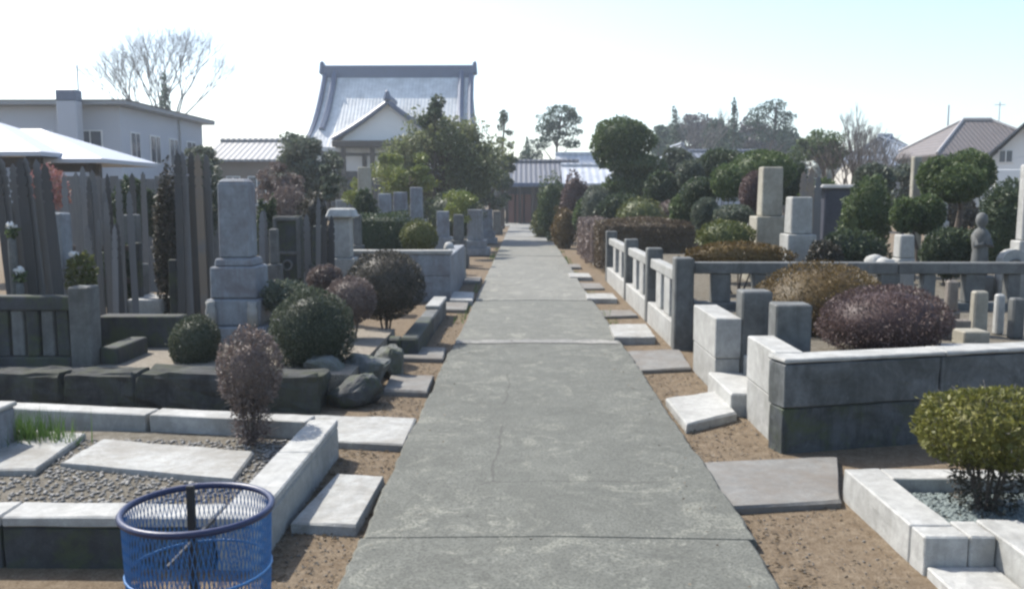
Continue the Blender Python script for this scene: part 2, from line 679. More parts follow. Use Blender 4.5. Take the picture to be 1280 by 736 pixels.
# ------------------------------------------------------------------ ground and path
PX0, PX1 = -0.74, 1.045
g = np.array([(-700, -60, -.002), (700, -60, -.002), (700, 900, -.002), (-700, 900, -.002)])
tag(part('ground', (g, [(0, 1, 2, 3)]), DIRT), kind='structure')

path = bpy.data.objects.new('path', None)
C.objects.link(path)
ORG[path] = Vector((0, 0, 0))
tag(path, kind='structure')
# slab joints of the concrete path, from the joints the picture shows
joints = [-1.0, 3.86, 9.25, 13.1, 17.8, 23.0, 28.5, 34.0, 40.0, 47.5]
for i in range(len(joints) - 1):
    a, b = joints[i] + .003, joints[i + 1] - .003
    n = 70
    h = 0.05 + (.006 if i % 2 else 0) + (0.004 if i == 0 else 0)
    ph_ = rng.uniform(0, 6, 3)
    wob = lambda: rng.uniform(-.007, .007)
    ys = np.linspace(a, b, n)
    left = [(PX0 - wob() + .006 * math.sin(y * 2.3 + ph_[0]) + .004 * math.sin(y * 6.1 + ph_[1]) + (.02 if i >= 2 else 0), y) for y in ys]
    right = [(PX1 + wob() + .006 * math.sin(y * 1.9 + ph_[2]) + .004 * math.sin(y * 7.3 + ph_[1]) + (.01 if i % 3 else -.012), y) for y in ys]
    if i == 1:      # ragged near edge: the crack across the path
        pass
    V, F = [], []
    for k in range(n):
        (lx, y), (rx, _) = left[k], right[k]
        s0 = .018 * math.sin(y * 2.1 + i) if k in (0, n - 1) else 0
        for x, z in ((lx, -.03), (lx - .004, h - .012), (lx + .01, h), (lx * .5 + rx * .5, h + .012), (rx - .01, h), (rx + .004, h - .012), (rx, -.03)):
            V.append((x, y + (s0 if 0 < k < n - 1 else 0), z))
    for k in range(n - 1):
        for c in range(6):
            F.append((k * 7 + c, k * 7 + c + 1, (k + 1) * 7 + c + 1, (k + 1) * 7 + c))
    F.append(tuple(range(7)))
    F.append(tuple(range((n - 1) * 7, n * 7))[::-1])
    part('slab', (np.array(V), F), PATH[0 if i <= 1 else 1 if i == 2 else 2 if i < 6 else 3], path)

V, F = [], []
for k, xx in enumerate(np.linspace(PX0 + .03, PX1 - .03, 24)):
    for yy in (9.20 - rng.uniform(0, .05), 9.33 + rng.uniform(0, .12)):
        V.append((xx, yy, .062 + .012 * (1 - abs((xx - .15) / .9))))
for k in range(23):
    F.append((2 * k, 2 * k + 2, 2 * k + 3, 2 * k + 1))
part('patch', (np.array(V), F), PATH[3], path)
# forecourt paving at the end of the path
tag(part('forecourt', box(-9, 14, 47.6, 58, -.02, .045, .01), PATH[3]), kind='structure')


def scatter(name, n, area, mat, size, kind='leaf', z=0.004, label=None, cat=None):
    xs = rng.uniform(0, 1, n)
    k = rng.integers(0, len(area), n)
    A = np.array(area)[k]
    P = np.c_[A[:, 0] + (A[:, 1] - A[:, 0]) * xs, A[:, 2] + (A[:, 3] - A[:, 2]) * rng.uniform(0, 1, n), np.full(n, z)]
    if kind == 'leaf':
        N = np.c_[rng.normal(size=(n, 2)), np.zeros(n)]
        V, F = leaf_quads(P, N, size, .25)
        V[:, 2] = np.maximum(V[:, 2], z)
        geo = (V, F)
    else:
        s = size * rng.uniform(.5, 1.3, (n, 1)) * rng.uniform(.7, 1.2, (n, 3)) * np.array([1, 1, .65])
        O = np.array([(1, 0, 0), (0, 1, 0), (-1, 0, 0), (0, -1, 0), (.3, .2, .8), (-.1, -.1, -.8)])
        th = rng.uniform(0, 6.28, n)
        c, si = np.cos(th), np.sin(th)
        Q = O[None] * s[:, None]
        V = np.stack([Q[..., 0] * c[:, None] - Q[..., 1] * si[:, None], Q[..., 0] * si[:, None] + Q[..., 1] * c[:, None], Q[..., 2]], -1) + P[:, None]
        T = np.array([(0, 1, 4), (1, 2, 4), (2, 3, 4), (3, 0, 4), (1, 0, 5), (2, 1, 5), (3, 2, 5), (0, 3, 5)])
        F = (T[None] + (np.arange(n) * 6)[:, None, None]).reshape(-1, 3)
        geo = (V.reshape(-1, 3), F)
    return tag(part(name, geo, mat), label, cat, None, 'stuff')


strips = [(-1.15, -.76, 3, 16), (1.07, 1.6, 3, 18), (-1.15, -.76, 3, 8), (1.07, 1.65, 3, 8)]
scatter('dry_leaf_litter', 4200, strips + [(-1.0, -.76, 3, 12), (1.07, 1.25, 3, 12), (-1.14, -1.02, 3, 7)], LF_BR, .024, 'leaf', .006, 'dry brown leaf litter on the dirt beside the path', 'leaf litter')
scatter('path_leaves', 260, [(PX0 + .02, PX0 + .25, 3, 14), (PX1 - .25, PX1 - .02, 3, 14), (PX0, PX1, 3, 20)], LF_BR, .02, 'leaf', .073, 'a few dry leaves blown onto the concrete path', 'leaf litter')
scatter('pebbles', 2600, strips, SLAB_G, .006, 'stone', .002, 'small grey pebbles strewn over the dirt strips', 'pebbles')

# ------------------------------------------------------------------ stepping slabs across the dirt strips


def slab_px(corners, z0, z1, mat, label, grp, tilt=0.0):
    poly = [gp(x, y, z1)[:2] for x, y in corners]
    # keep the outline anticlockwise
    ar = sum(poly[i][0] * poly[(i + 1) % len(poly)][1] - poly[(i + 1) % len(poly)][0] * poly[i][1] for i in range(len(poly)))
    if ar < 0: poly = poly[::-1]
    V, F = rough(prism(poly, z0, z1, .004, .012), 5, .006)
    if tilt:
        V = V.copy()
        V[:, 2] += np.where(V[:, 2] > z0 + .02, (V[:, 0] - V[:, 0].mean()) * tilt, 0)
    return solo('stepping_slab', (V, F), mat, label, 'slab', grp)


GL, GR_ = 'slabs bridging the left dirt strip', 'slabs bridging the right dirt strip'
slab_px([(362, 652), (446, 656), (480, 594), (421, 591)], -.01, .055, SLAB_L, 'pale square slab beside the nearest left kerb, closest to the blue bin', GL)
slab_px([(392, 549), (505, 555), (521, 521), (383, 518)], -.01, .05, SLAB_L, 'long pale slab touching the path at the far corner of the gravel plot', GL)
slab_px([(479, 487), (534, 489), (543, 469), (489, 467)], -.01, .05, SLAB_G, 'small grey square slab beside the rough corner rocks', GL)
slab_px([(494, 446), (554, 447), (558, 434), (499, 433)], -.01, .05, SLAB_G, 'narrow tan grey slab just behind the corner rocks on the left', GL)
slab_px([(541, 386), (583, 387), (586, 378), (546, 377)], -.01, .05, SLAB_G, 'grey slab beside the low kerb in front of the blue grey wall', GL)
slab_px([(562, 374), (591, 375), (593, 365), (566, 364)], -.01, .09, GRAN_W, 'small white slab at the foot of the blue grey wall', GL)
slab_px([(572, 352), (600, 352), (602, 346), (577, 346)], -.01, .05, SLAB_G, 'thin grey slab left of the path beyond the blue grey wall', GL)
slab_px([(873, 577), (1047, 570), (1052, 625), (903, 634)], -.01, .04, SLAB_G, 'large flat grey slab between path and the white kerbed plot at right', GR_)
slab_px([(832, 497), (858, 530), (921, 515), (899, 488)], .0, .065, GRAN_W, 'thin white stone slab lying before the wall opening at right', GR_)
slab_px([(784, 438), (850, 436), (864, 459), (797, 462)], -.01, .04, SLAB_G, 'grey brown slab beside the nearest post of the stone fence', GR_)
slab_px([(761, 405), (808, 404), (819, 420), (768, 421)], -.01, .09, SLAB_L, 'white slab with crisp dark front edge beside the stone fence', GR_)
slab_px([(746, 387), (789, 387), (798, 394), (752, 395)], -.01, .04, SLAB_G, 'grey slab just beyond the white slab along the stone fence', GR_)
slab_px([(731, 366), (766, 366), (772, 373), (734, 373)], -.01, .08, SLAB_L, 'pale slab near the far end of the stone fence', GR_)
slab_px([(720, 353), (750, 354), (756, 360), (723, 360)], -.01, .04, SLAB_G, 'grey slab by the near corner of the brown hedge', GR_)
slab_px([(710, 341), (736, 341), (740, 346), (712, 346)], -.01, .08, SLAB_L, 'pale slab at the foot of the mauve brown hedge', GR_)
slab_px([(703, 330), (724, 330), (727, 334), (705, 334)], -.01, .05, SLAB_G, 'farthest small grey slab right of the path', GR_)

# ------------------------------------------------------------------ right: white kerbed plot with the round bush
t = thing('kerbed_plot', 'low white granite kerb around green gravel, nearest plot at right', 'plot kerb', (1.75, 3.7, 0))
KX = 1.70
for a, b in ((3.61, 3.75), (3.754, 4.56)):
    part('kerb_stone', rough(box(KX, KX + .19, a, b - .003, -.05, .172, .007, .001), 6, .005), GRAN_W, t)
for a, b in ((KX + .193, 2.5), (2.503, 3.4), (3.403, 4.3)):
    part('kerb_stone', rough(box(a, b, 4.40, 4.56, -.05, .170, .007, .001), 6, .005), GRAN_W, t)
part('kerb_stone', rough(box(KX + .193, 2.005, 3.61, 3.80, -.05, .173, .007), 6, .005), GRAN_W, t)
part('kerb_stone', rough(box(2.008, 2.2, 3.05, 3.80, -.05, .18, .007), 6, .005), GRAN_W, t)
part('kerb_stone', rough(box(2.203, 3.2, 3.60, 3.80, -.05, .17, .007), 6, .005), GRAN_W, t)
part('step', rough(box(KX + .01, 2.005, 3.05, 3.607, -.05, .045, .007), 6, .005), GRAN_W, t)
solo('plot_bed', box(KX + .15, 4.25, 3.75, 4.45, -.04, .09, 0), SOIL, 'dark soil bed inside the white kerb at right', 'soil bed')
scatter('green_gravel', 5200, [(KX + .2, 3.4, 3.81, 4.39)], GRAVEL_B, .016, 'stone', .097, 'blue green gravel inside the white kerb at right', 'gravel')

BUSHES = []


def stems(loc, top, n, r, spread, mat, parent):
    for i in range(n):
        a = 6.28 * i / n + rng.uniform(-.4, .4)
        s = spread * rng.uniform(.5, 1)
        p0 = Vector(loc) + Vector((math.cos(a), math.sin(a), 0)) * s * .25
        p2 = Vector((loc[0], loc[1], top)) + Vector((math.cos(a), math.sin(a), 0)) * s
        p1 = (p0 + p2) / 2 + Vector(rng.normal(size=3) * .03 * (top - loc[2] + .1))
        part('stem', tube([p0, p1, p2], [r, r * .8, r * .5], 6), mat, parent)


def bush(px0, px1, py0, py1, Y, mat, label, n=3000, leaf=.035, seed=1, base=0.0, nst=3, depth=1.0, group=None,
         amp=.1, name='round_bush', shell=.8, core=.84, tw=0, rst=.012, spread=.9, cat='bush', sharp=9):
    a, b = at(px0, (py0 + py1) / 2, Y), at(px1, (py0 + py1) / 2, Y)
    zt, zb = zz(py0, Y, (px0 + px1) / 2), zz(py1, Y, (px0 + px1) / 2)
    c = Vector(((a.x + b.x) / 2, Y, (zt + zb) / 2))
    rx, rz = (b.x - a.x) / 2, (zt - zb) / 2
    t = thing(name, label, cat, (c.x, c.y, base), group)
    geo = foliage(c, (rx, rx * depth, rz), n, leaf, seed, amp, shell, core, sharp, spread)
    part('crown', geo, mat, t)
    if tw:
        part('twigs', twigs(c, (rx, rx * depth, rz), tw, leaf * 2.2, .0022), BARK_G, t)['kind'] = 'stuff'
    if nst:
        stems((c.x, c.y, base), c.z - rz * .3, nst, rst, rx * .45, BARK, t)
    return t


LF_YO = m_leaf('yellow olive leaf', [(.09, .095, .02), (.16, .16, .035), (.26, .245, .07)], .35)
rb_ = bush(1150, 1326, 485, 585, 4.15, LF_YO, 'yellow olive clipped bush inside the white kerb at right', 8000, .026, 3, .08, 9, .9, amp=.14, shell=.7, core=.66, tw=700, rst=.008)
part('lower_twigs', cat_np(foliage((rb_.location.x, 4.15, .22), (.17, .16, .17), 900, .026, 8, .2, .3, 0), twigs((rb_.location.x, 4.15, .24), (.16, .15, .14), 260, .07, .0022)), LF_DB, rb_)

# ------------------------------------------------------------------ right: granite walled plot
W = thing('granite_wall', 'chest-low granite block wall with stained, shade-darkened front, facing the camera at right', 'wall', (1.6, 5.5, 0))
WX, WZ = 1.62, .608


def course(parent, p0, p1, th, z0, z1, n, mat, gap=.004, name='block', jit=.002, out=0.0, bev=.008, rgh=None):
    """blocks from p0 to p1; the wall body lies to the left of the walking direction"""
    p0, p1 = Vector((*p0, 0)), Vector((*p1, 0))
    d = p1 - p0
    L = d.length
    d.normalize()
    nrm = Vector((-d.y, d.x, 0))
    cuts = [0] + [L * (k + rng.uniform(-.12, .12)) / n for k in range(1, n)] + [L]
    for k in range(n):
        a, b = cuts[k] + gap / 2, cuts[k + 1] - gap / 2
        c = p0 + d * (a + b) / 2 + nrm * (th / 2 - out)
        g = box(c.x - (b - a) / 2, c.x + (b - a) / 2, c.y - th / 2, c.y + th / 2, z0, z1 - gap, bev, jit, rot=math.atan2(d.y, d.x))
        part(name, rough(g, rgh[0], rgh[1]) if rgh else g, mat, parent)


WE = (4.7, 6.16)
course(W, (WX, 5.377), WE, .17, -.05, .29, 3, GRAN_M, out=-.012, rgh=(7, .008))
course(W, (WX, 5.377), WE, .20, .29, WZ - .035, 3, GRAN_S, rgh=(7, .006))
course(W, (WX - .004, 5.372), (4.7, 6.155), .215, WZ - .033, WZ, 3, GRAN_W, name='coping_or_lit_top', rgh=(7, .005))  # sunlight on the wall's top face put into a thin paler layer
course(W, (WX, 6.30), (WX, 5.60), .19, -.05, .30, 1, GRAN_L, out=-.006)
course(W, (WX, 6.30), (WX, 5.60), .19, .30, WZ + .003, 1, GRAN_W)
tag(part('raised_bed', box(WX + .19, 5.5, 6.15, 6.5, -.02, .44, 0), SOIL), kind='structure')
tag(part('raised_bed', box(WX + .28, 5.5, 6.5, 9.1, -.02, .43, 0), SOIL), kind='structure')
gp1 = thing('gate_pillar', 'square granite gate pillar nearer the camera, by the maroon bush', 'pillar', (1.98, 6.4, 0), 'gate pillars of the granite wall')
part('shaft', box(1.82, 2.08, 6.30, 6.5, 0, .83, .012, .002), GRAN_G, gp1)
gp2 = thing('gate_pillar', 'square granite gate pillar farther back, beside the white fence base', 'pillar', (1.92, 7.24, 0), 'gate pillars of the granite wall')
part('shaft', box(1.785, 2.03, 7.14, 7.36, 0, .835, .012, .002), GRAN_G, gp2)
W2 = thing('wing_wall', 'short granite wing wall on the far side of the plot opening', 'wall', (1.58, 7.14, 0))
part('block', box(1.575, 1.782, 7.14, 8.06, -.05, .28, .008, .002), GRAN_L, W2)
part('block', box(1.57, 1.785, 7.135, 8.06, .284, .615, .008, .002), GRAN_W, W2)
S = thing('entry_step', 'white granite step filling the opening of the granite wall', 'step', (1.7, 6.7, 0))
part('tread', box(1.52, 1.80, 6.33, 7.13, -.03, .17, .01, .003), GRAN_W, S)
part('riser', box(1.80, 2.1, 6.52, 7.12, -.03, .32, .01, .003), GRAN_L, S)

bush(1029, 1184, 357, 447, 6.55, LF_MA, 'maroon brown dome bush behind the granite wall', 14000, .019, 11, .43, 4, .95, amp=.07, tw=300)
bush(943, 1104, 327, 440, 7.75, LF_AM, 'wide amber green dome bush behind the maroon one', 14000, .021, 12, .43, 4, .9, amp=.07, tw=300)

# little graves on the raised bed at the right border


def tomb(loc, shaft, steps, mat, label, cat='tombstone', group=None, rot=0.0, cap=None, name='tombstone', topk=.94, vase=False, capmat=None):
    t = thing(name, label, cat, loc, group)
    z = loc[2]
    for i, (w_, d_, h_) in enumerate(steps):
        part('pedestal' if i == len(steps) - 1 else 'base_step', rbox((loc[0], loc[1], z), w_, d_, h_ - .002, rot, bev=.012, jit=.002), mat, t)
        z += h_
    w_, d_, h_ = shaft
    part('shaft', rbox((loc[0], loc[1], z), w_, d_, h_, rot, bev=.014, jit=.001, top=(topk, topk)), mat, t)
    z += h_
    if cap:
        part('cap', rbox((loc[0], loc[1], z + .001), cap[0], cap[1], cap[2], rot, bev=.02, top=(.75, .75)), capmat or mat, t)
    if vase:
        for s in (-1, 1):
            q = Vector((loc[0] + s * w_ * .85, loc[1] - steps[-1][1] * .5 - .06, loc[2] + steps[0][2] if len(steps) > 1 else loc[2]))
            part('flower_vase', lathe([(.05, 0), (.055, .12), (.04, .15), (.045, .2)], q, 12), mat, t, True)
    return t


def px_tomb(px0, px1, ytop, ybase, Y, mat, label, zb=0.0, d=None, ratio=1.5, nst=2, **k):
    """shaft spans px0..px1 and ytop..ybase; pedestals fill down to zb"""
    a, b = zx(px0, Y), zx(px1, Y)
    zt, z1 = zz(ytop, Y), zz(ybase, Y)
    k_ = abs(a + b) / 2 / Y
    w_ = (b - a) / (1 + .9 * k_) if d is None else (b - a) - k_ * d
    d = d or w_ * .9
    H = z1 - zb
    st = [(w_ * (ratio + .45 * (nst - 1 - i)), d * (ratio + .45 * (nst - 1 - i)), H / nst) for i in range(nst)] if H > .03 else []
    return tomb(((a + b) / 2, Y, zb), (w_, d, zt - z1), st, mat, label, **k)


px_tomb(1186, 1206, 350, 388, 7.6, BROWNST, 'small brown grey grave pillar with a dark niche beside maroon bush', .43, ratio=1.35, nst=1)
n_ = at(1195, 418, 7.45)
solo('stone_lantern_box', join(rbox((zx(1196, 7.3), 7.25, .43), .26, .10, .16), rbox((zx(1188, 7.3), 7.25, .59), .06, .1, .06)), BROWNST, 'low brown stone with square cut in front of small grave', 'stone')
px_tomb(1219, 1245, 368, 424, 7.4, CREAM, 'upright pale cream slab stone at right edge of raised bed', .43, d=.09, nst=1, ratio=1.2)
px_tomb(1249, 1266, 374, 424, 7.5, GRAN_W, 'narrow white granite post next to a dark grey block at right', .43, nst=1, ratio=1.1)
px_tomb(1267, 1292, 374, 424, 7.3, GRAN_G, 'dark grey granite block at the right edge of raised bed', .43, nst=1, ratio=1.1)
solo('stone_trough', box(zx(1207, 6.9), zx(1240, 6.9), 6.8, 7.0, .44, .56, .01), CREAM, 'low cream stone trough on the raised bed behind the wall', 'trough')
solo('bed_kerb', box(zx(1180, 6.6), 5.4, 6.5, 6.62, .43, .50, .01), GRAN_W, 'low white kerb strip crossing the raised bed at right', 'kerb')

# ------------------------------------------------------------------ right: stone fence plot
Fn = thing('stone_fence', 'pale stone fence of square posts and rails along the path', 'fence', (1.68, 9.2, 0))
ys = [9.24, 11.3, 13.7, 16.8]
FX = 1.58
for i, y in enumerate(ys):
    part('post', box(FX, FX + .2, y - .1, y + .1, -.04, .95 if i else .97, .014, .002), GRAN_G, Fn)
for i in range(3):
    a, b = ys[i] + .102, ys[i + 1] - .102
    part('kerb_stone', box(FX + .01, FX + .19, a, b, -.04, .27, .01, .002), GRAN_W, Fn)
    part('rail', box(FX + .04, FX + .16, a, b, .70, .82, .01, .002), GRAN_L, Fn)
    for k in range(2):
        yy = a + (b - a) * (k + 1) / 3
        part('baluster', box(FX + .05, FX + .15, yy - .19, yy + .19, .272, .698, .008, .002), GRAN_W, Fn)
Fr = thing('cross_fence', 'dark grey stone fence with open panels running right behind the dome bushes', 'fence', (1.9, 9.24, 0))
x = FX + .205
part('kerb_stone', box(x, 3.9, 9.15, 9.35, -.04, .50, .01, .002), GRAN_G, Fr)
part('kerb_stone', box(3.904, 6.4, 9.15, 9.35, -.04, .50, .01, .002), GRAN_G, Fr)
part('rail', box(x, 3.9, 9.17, 9.33, .80, .92, .01, .002), GRAN_G, Fr)
part('rail', box(3.904, 6.4, 9.17, 9.33, .80, .92, .01, .002), GRAN_G, Fr)
k = 0
while x + .2 < 6.3:
    w_ = .20 if k % 2 == 0 else .13
    part('baluster', box(x + .19, x + .19 + w_, 9.19, 9.31, .502, .798, .008, .002), GRAN_G, Fr)
    x += .44
    k += 1

# graves behind the fence
px_tomb(946, 979, 209, 270, 12.5, CREAM, 'tall cream stone pillar grave, the tallest stone on the right', .25, nst=2, ratio=1.55)
px_tomb(981, 1017, 246, 292, 11.6, GRAN_L, 'wide pale granite grave beside the tall cream pillar', .1, nst=2, ratio=1.3, d=.3)
px_tomb(1024, 1066, 236, 300, 15.0, m_stone('dark blue stone', (.1, .105, .13), (.05, .05, .06), .4, .2, .35), 'dark blue polished stone slab under a thin pale cap', .2, d=.25, nst=1, ratio=1.1, cap=(.72, .4, .07), capmat=GRAN_L)
px_tomb(1136, 1151, 196, 262, 14.0, CREAM, 'slim pale cream pillar beside the big clipped tree', .3, nst=1)
px_tomb(1176, 1186, 249, 276, 15.5, GRAN_W, 'small white marker stone behind the clipped tree trunk', .3, nst=1)
px_tomb(1272, 1298, 206, 300, 10.6, GRAN_W, 'tall white pillar cut by the right picture edge', .2, nst=2)
px_tomb(1119, 1147, 293, 322, 10.4, GRAN_W, 'square white stone block in front of the dark shrubs', .45, nst=1, ratio=1.1, d=.2)
solo('rock', foliage((zx(1098, 10.2), 10.2, .82), (.12, .1, .12), 10, .01, 5, .3, core=1.0), GRAN_W, 'rough white rock left of the square white block', 'rock')
solo('rock', foliage((zx(1112, 9.75), 9.75, .86), (.10, .08, .08), 10, .01, 6, .3, core=1.0), GRAN_W, 'low rough white rock at the foot of the square white block', 'rock')
tag(part('raised_bed', box(FX + .21, 7.2, 9.36, 18.5, -.02, .42, 0), SOIL), kind='structure')

# arched grave at the right edge
ag = thing('arched_grave', 'pale grave with curled round top at the right picture edge', 'tombstone', (zx(1268, 9.9), 9.9, .42))
ax = zx(1268, 9.9)
prof = [(-.13, 0), (.16, 0), (.16, .30)] + [(.015 + .145 * math.cos(a), .42 + .16 * math.sin(a)) for a in np.linspace(0, math.pi, 9)] + [(-.13, .3)]
n_ = len(prof)
V = np.array([(ax + u, 9.83, .44 + v) for u, v in prof] + [(ax + u, 9.97, .44 + v) for u, v in prof])
F = [tuple(range(n_)), tuple(range(n_, 2 * n_))[::-1]] + [(i, n_ + i, n_ + (i + 1) % n_, (i + 1) % n_) for i in range(n_)]
part('shaft', (V, F), GRAN_L, ag)
part('emblem', tube([(ax + .015 + .07 * math.cos(a), 9.82, .84 + .07 * math.sin(a)) for a in np.linspace(0, 6.28, 14)], .014, 6), GRAN_G, ag)

# statue
st = thing('stone_statue', 'weathered standing stone figure on a pedestal before dark shrubs', 'statue', (zx(1229, 10.0), 10.0, .42))
sx_ = zx(1229, 10.0)
part('pedestal', rbox((sx_, 10, .42), .26, .24, .3, bev=.02), GRAN_G, st)
part('body', lathe([(.085, .72), (.095, .80), (.08, 1.0), (.095, 1.1), (.1, 1.17), (.06, 1.235), (.035, 1.25), (.042, 1.27), (.062, 1.31), (.064, 1.35), (.05, 1.4), (.015, 1.425)], (sx_, 10, 0), 16), GRAN_G, st, True)
part('arm', tube([(sx_ - .07, 9.99, 1.17), (sx_ - .085, 9.93, 1.05), (sx_ - .01, 9.90, 1.08)], [.034, .03, .024], 8), GRAN_G, st, True)
part('arm', tube([(sx_ + .07, 9.99, 1.17), (sx_ + .085, 9.93, 1.05), (sx_ + .01, 9.90, 1.08)], [.034, .03, .024], 8), GRAN_G, st, True)

# shrubs behind the fence
bush(857, 990, 302, 340, 10.7, LF_AM, 'long low amber hedge mound directly above the cross fence', 4500, .035, 21, .42, 4, .35, amp=.06)
bush(872, 941, 276, 316, 12.2, LF_OL, 'small olive dome bush above the amber hedge mound', 2600, .04, 22, .42, 3, 1, amp=.08)
bush(893, 942, 255, 284, 13.6, LF_GG, 'grey green mound bush just left of the tall cream pillar base', 1800, .045, 23, .42, 3)
bush(924, 960, 214, 272, 14.6, LF_MA, 'tall dark brown bush left of the tall cream pillar', 2600, .04, 24, .42, 3)
bush(916, 992, 186, 240, 17.2, LF_GR, 'broad green dome tree behind the tall cream pillar', 4200, .055, 25, .42, 3, amp=.12, rst=.03)
bush(888, 933, 205, 250, 16.2, LF_GR, 'green globe bush left of the broad dome tree', 2400, .05, 26, .42, 3)
bush(853, 896, 221, 262, 16.8, LF_DK, 'dark green globe bush left of two brighter globes', 2400, .05, 27, .42, 3)
bush(866, 900, 248, 292, 14.2, LF_GG, 'upright grey green bush behind the olive dome', 2200, .045, 28, .42, 3)
bush(846, 880, 200, 236, 20.5, LF_GG, 'pale grey green bush beneath the far roofs', 1600, .07, 29, 0, 3)
bush(1052, 1112, 228, 322, 13.4, LF_GR, 'tall bright green conifer shrub mass right of the dark stone slab', 5200, .05, 31, .42, 3, .8, amp=.28, sharp=14)
bush(1020, 1108, 288, 340, 12.2, LF_DK, 'dark low shrub in the shade behind the cross fence', 2600, .05, 32, .42, 3, .6, amp=.15)
bush(1224, 1288, 234, 345, 11.6, LF_DK, 'large dark shrub behind the stone statue', 5200, .045, 33, .42, 3, .8, amp=.14)
bush(1150, 1222, 282, 345, 11.9, LF_DK, 'dark shrub filling the space under the clipped tree', 3600, .05, 35, .42, 3, .7, amp=.15)

# clipped tree with stacked pads


def pad_tree(base, pads, trunk_r, mat, label, leaf=.05, n=2600, name='clipped_tree', group=None, seed=40, amp=.14, bark=None):
    """pads: (centre, (rx, ry, rz)) - foliage pads on branches of one trunk"""
    t = thing(name, label, 'tree', base, group)
    top = max(p[0][2] for p in pads)
    b = Vector(base)
    tp = Vector((np.mean([p[0][0] for p in pads]) * .6 + b.x * .4, b.y, top))
    pts = [b + (tp - b) * s + Vector((math.sin(s * 7 + seed) * .06 * (top - b.z), math.cos(s * 5 + seed) * .03 * (top - b.z), 0)) * min(1, s * 3) for s in np.linspace(0, 1, 7)]
    part('trunk', tube(pts, [trunk_r * (1 - .7 * s) for s in np.linspace(0, 1, 7)], 8), bark or BARK, t)
    for i, (c, r) in enumerate(pads):
        s = max(.15, min(.95, (c[2] - .5 * r[2] - b.z) / max(.1, top - b.z)))
        p0 = pts[int(s * 6)]
        part('limb', tube([p0, (p0 + Vector(c)) / 2 + Vector((0, 0, -.05)), Vector(c)], [trunk_r * .5, trunk_r * .35, trunk_r * .15], 6), bark or BARK, t)
        k = max(.35, (r[0] * r[2]) / max(1e-6, max(p[1][0] * p[1][2] for p in pads)))
        part('crown', foliage(c, r, int(n * k), leaf, seed + i * 3, amp, .7, .72, 11), mat, t)
    return t


def P(px0, px1, py0, py1, Y, d=.9):
    a, b = at(px0, (py0 + py1) / 2, Y), at(px1, (py0 + py1) / 2, Y)
    zt, zb = zz(py0, Y), zz(py1, Y)
    return ((a.x + b.x) / 2, Y, (zt + zb) / 2), ((b.x - a.x) / 2, (b.x - a.x) / 2 * d, (zt - zb) / 2)


pad_tree((zx(1200, 13), 13, .4), [P(1148, 1196, 196, 244, 13), P(1180, 1243, 189, 244, 13.1), P(1160, 1230, 205, 254, 12.8)], .07, LF_GR, 'big round clipped evergreen with dark trunk at right', .045, 5000, seed=41)
pad_tree((zx(1146, 12.4), 12.4, .4), [P(1112, 1150, 246, 290, 12.4), P(1136, 1182, 243, 292, 12.5)], .04, LF_GR, 'smaller clipped pad tree in front of the big round one', .045, 3600, seed=43)

# brown box hedge


def box_hedge(x0, x1, y0, y1, z0, z1, n, leaf, mat, label, face_mats=None, seed=1):
    A = [((x1 - x0) * (y1 - y0), 0), ((x1 - x0) * (z1 - z0), 1), ((y1 - y0) * (z1 - z0), 2), ((y1 - y0) * (z1 - z0), 3)]
    tot = sum(a for a, _ in A)
    Ps, Ns = [], []
    for a, f in A:
        m = int(n * a / tot)
        u, v, d = rng.uniform(0, 1, m), rng.uniform(0, 1, m), rng.uniform(-.05, .05, m)
        X, Yy, Z = x0 + (x1 - x0) * u, y0 + (y1 - y0) * u, z0 + (z1 - z0) * v
        if f == 0: p, nn = np.c_[X, y0 + (y1 - y0) * v, z1 + d + .04 * np.sin(X * 3)], (0, 0, 1)
        if f == 1: p, nn = np.c_[X, y0 + d + .04 * np.sin(X * 4), Z], (0, -1, 0)
        if f == 2: p, nn = np.c_[x0 + d + .03 * np.sin(Yy * 4), Yy, Z], (-1, 0, 0)
        if f == 3: p, nn = np.c_[x1 + d, Yy, Z], (1, 0, 0)
        Ps.append(p)
        Ns.append(np.tile(np.array(nn, float), (m, 1)))
    t = thing('box_hedge', label, 'hedge', ((x0 + x1) / 2, (y0 + y1) / 2, 0))
    core = box(x0 + .06, x1 - .06, y0 + .06, y1 - .06, max(.02, z0), z1 - .06, .05)
    part('crown', leaf_quads(np.vstack(Ps), np.vstack(Ns), leaf, 1.0), mat, t)
    part('branches', core, mat, t)
    return t


box_hedge(1.62, 4.4, 18.6, 19.8, .1, 1.08, 9000, .06, LF_BR, 'brown clipped box hedge running right behind the stone fence')
box_hedge(1.50, 2.0, 19.9, 24.0, .1, 1.06, 6500, .06, LF_MV, 'mauve grey clipped hedge along the right edge of the path')
bush(768, 832, 247, 300, 21.5, LF_OL, 'light olive bush above the brown box hedge', 2200, .06, 51, 0, 3, .9)
bush(727, 763, 231, 285, 25.5, LF_GG, 'round grey green bush left of the stacked cloud tree', 2600, .06, 52, 0, 3)
bush(820, 862, 250, 284, 22.5, LF_MV, 'brownish twiggy bush above the hedge toward the globes', 2000, .06, 53, 0, 3)
bush(672, 712, 226, 304, 31, LF_GR, 'loose green bush at the far right end of the path', 3800, .09, 54, 0, 3, amp=.3, sharp=14)
bush(700, 735, 222, 290, 29, LF_MA, 'dark reddish bush behind the loose green one', 2200, .09, 55, 0, 3, amp=.2)
bush(664, 690, 258, 300, 34, LF_OL, 'small olive shrub beside the far path end', 1400, .09, 56, 0, 3, amp=.2)
bush(690, 722, 262, 312, 27.5, LF_AM, 'low brown green shrub before the mauve hedge', 1800, .08, 57, 0, 3, amp=.2)

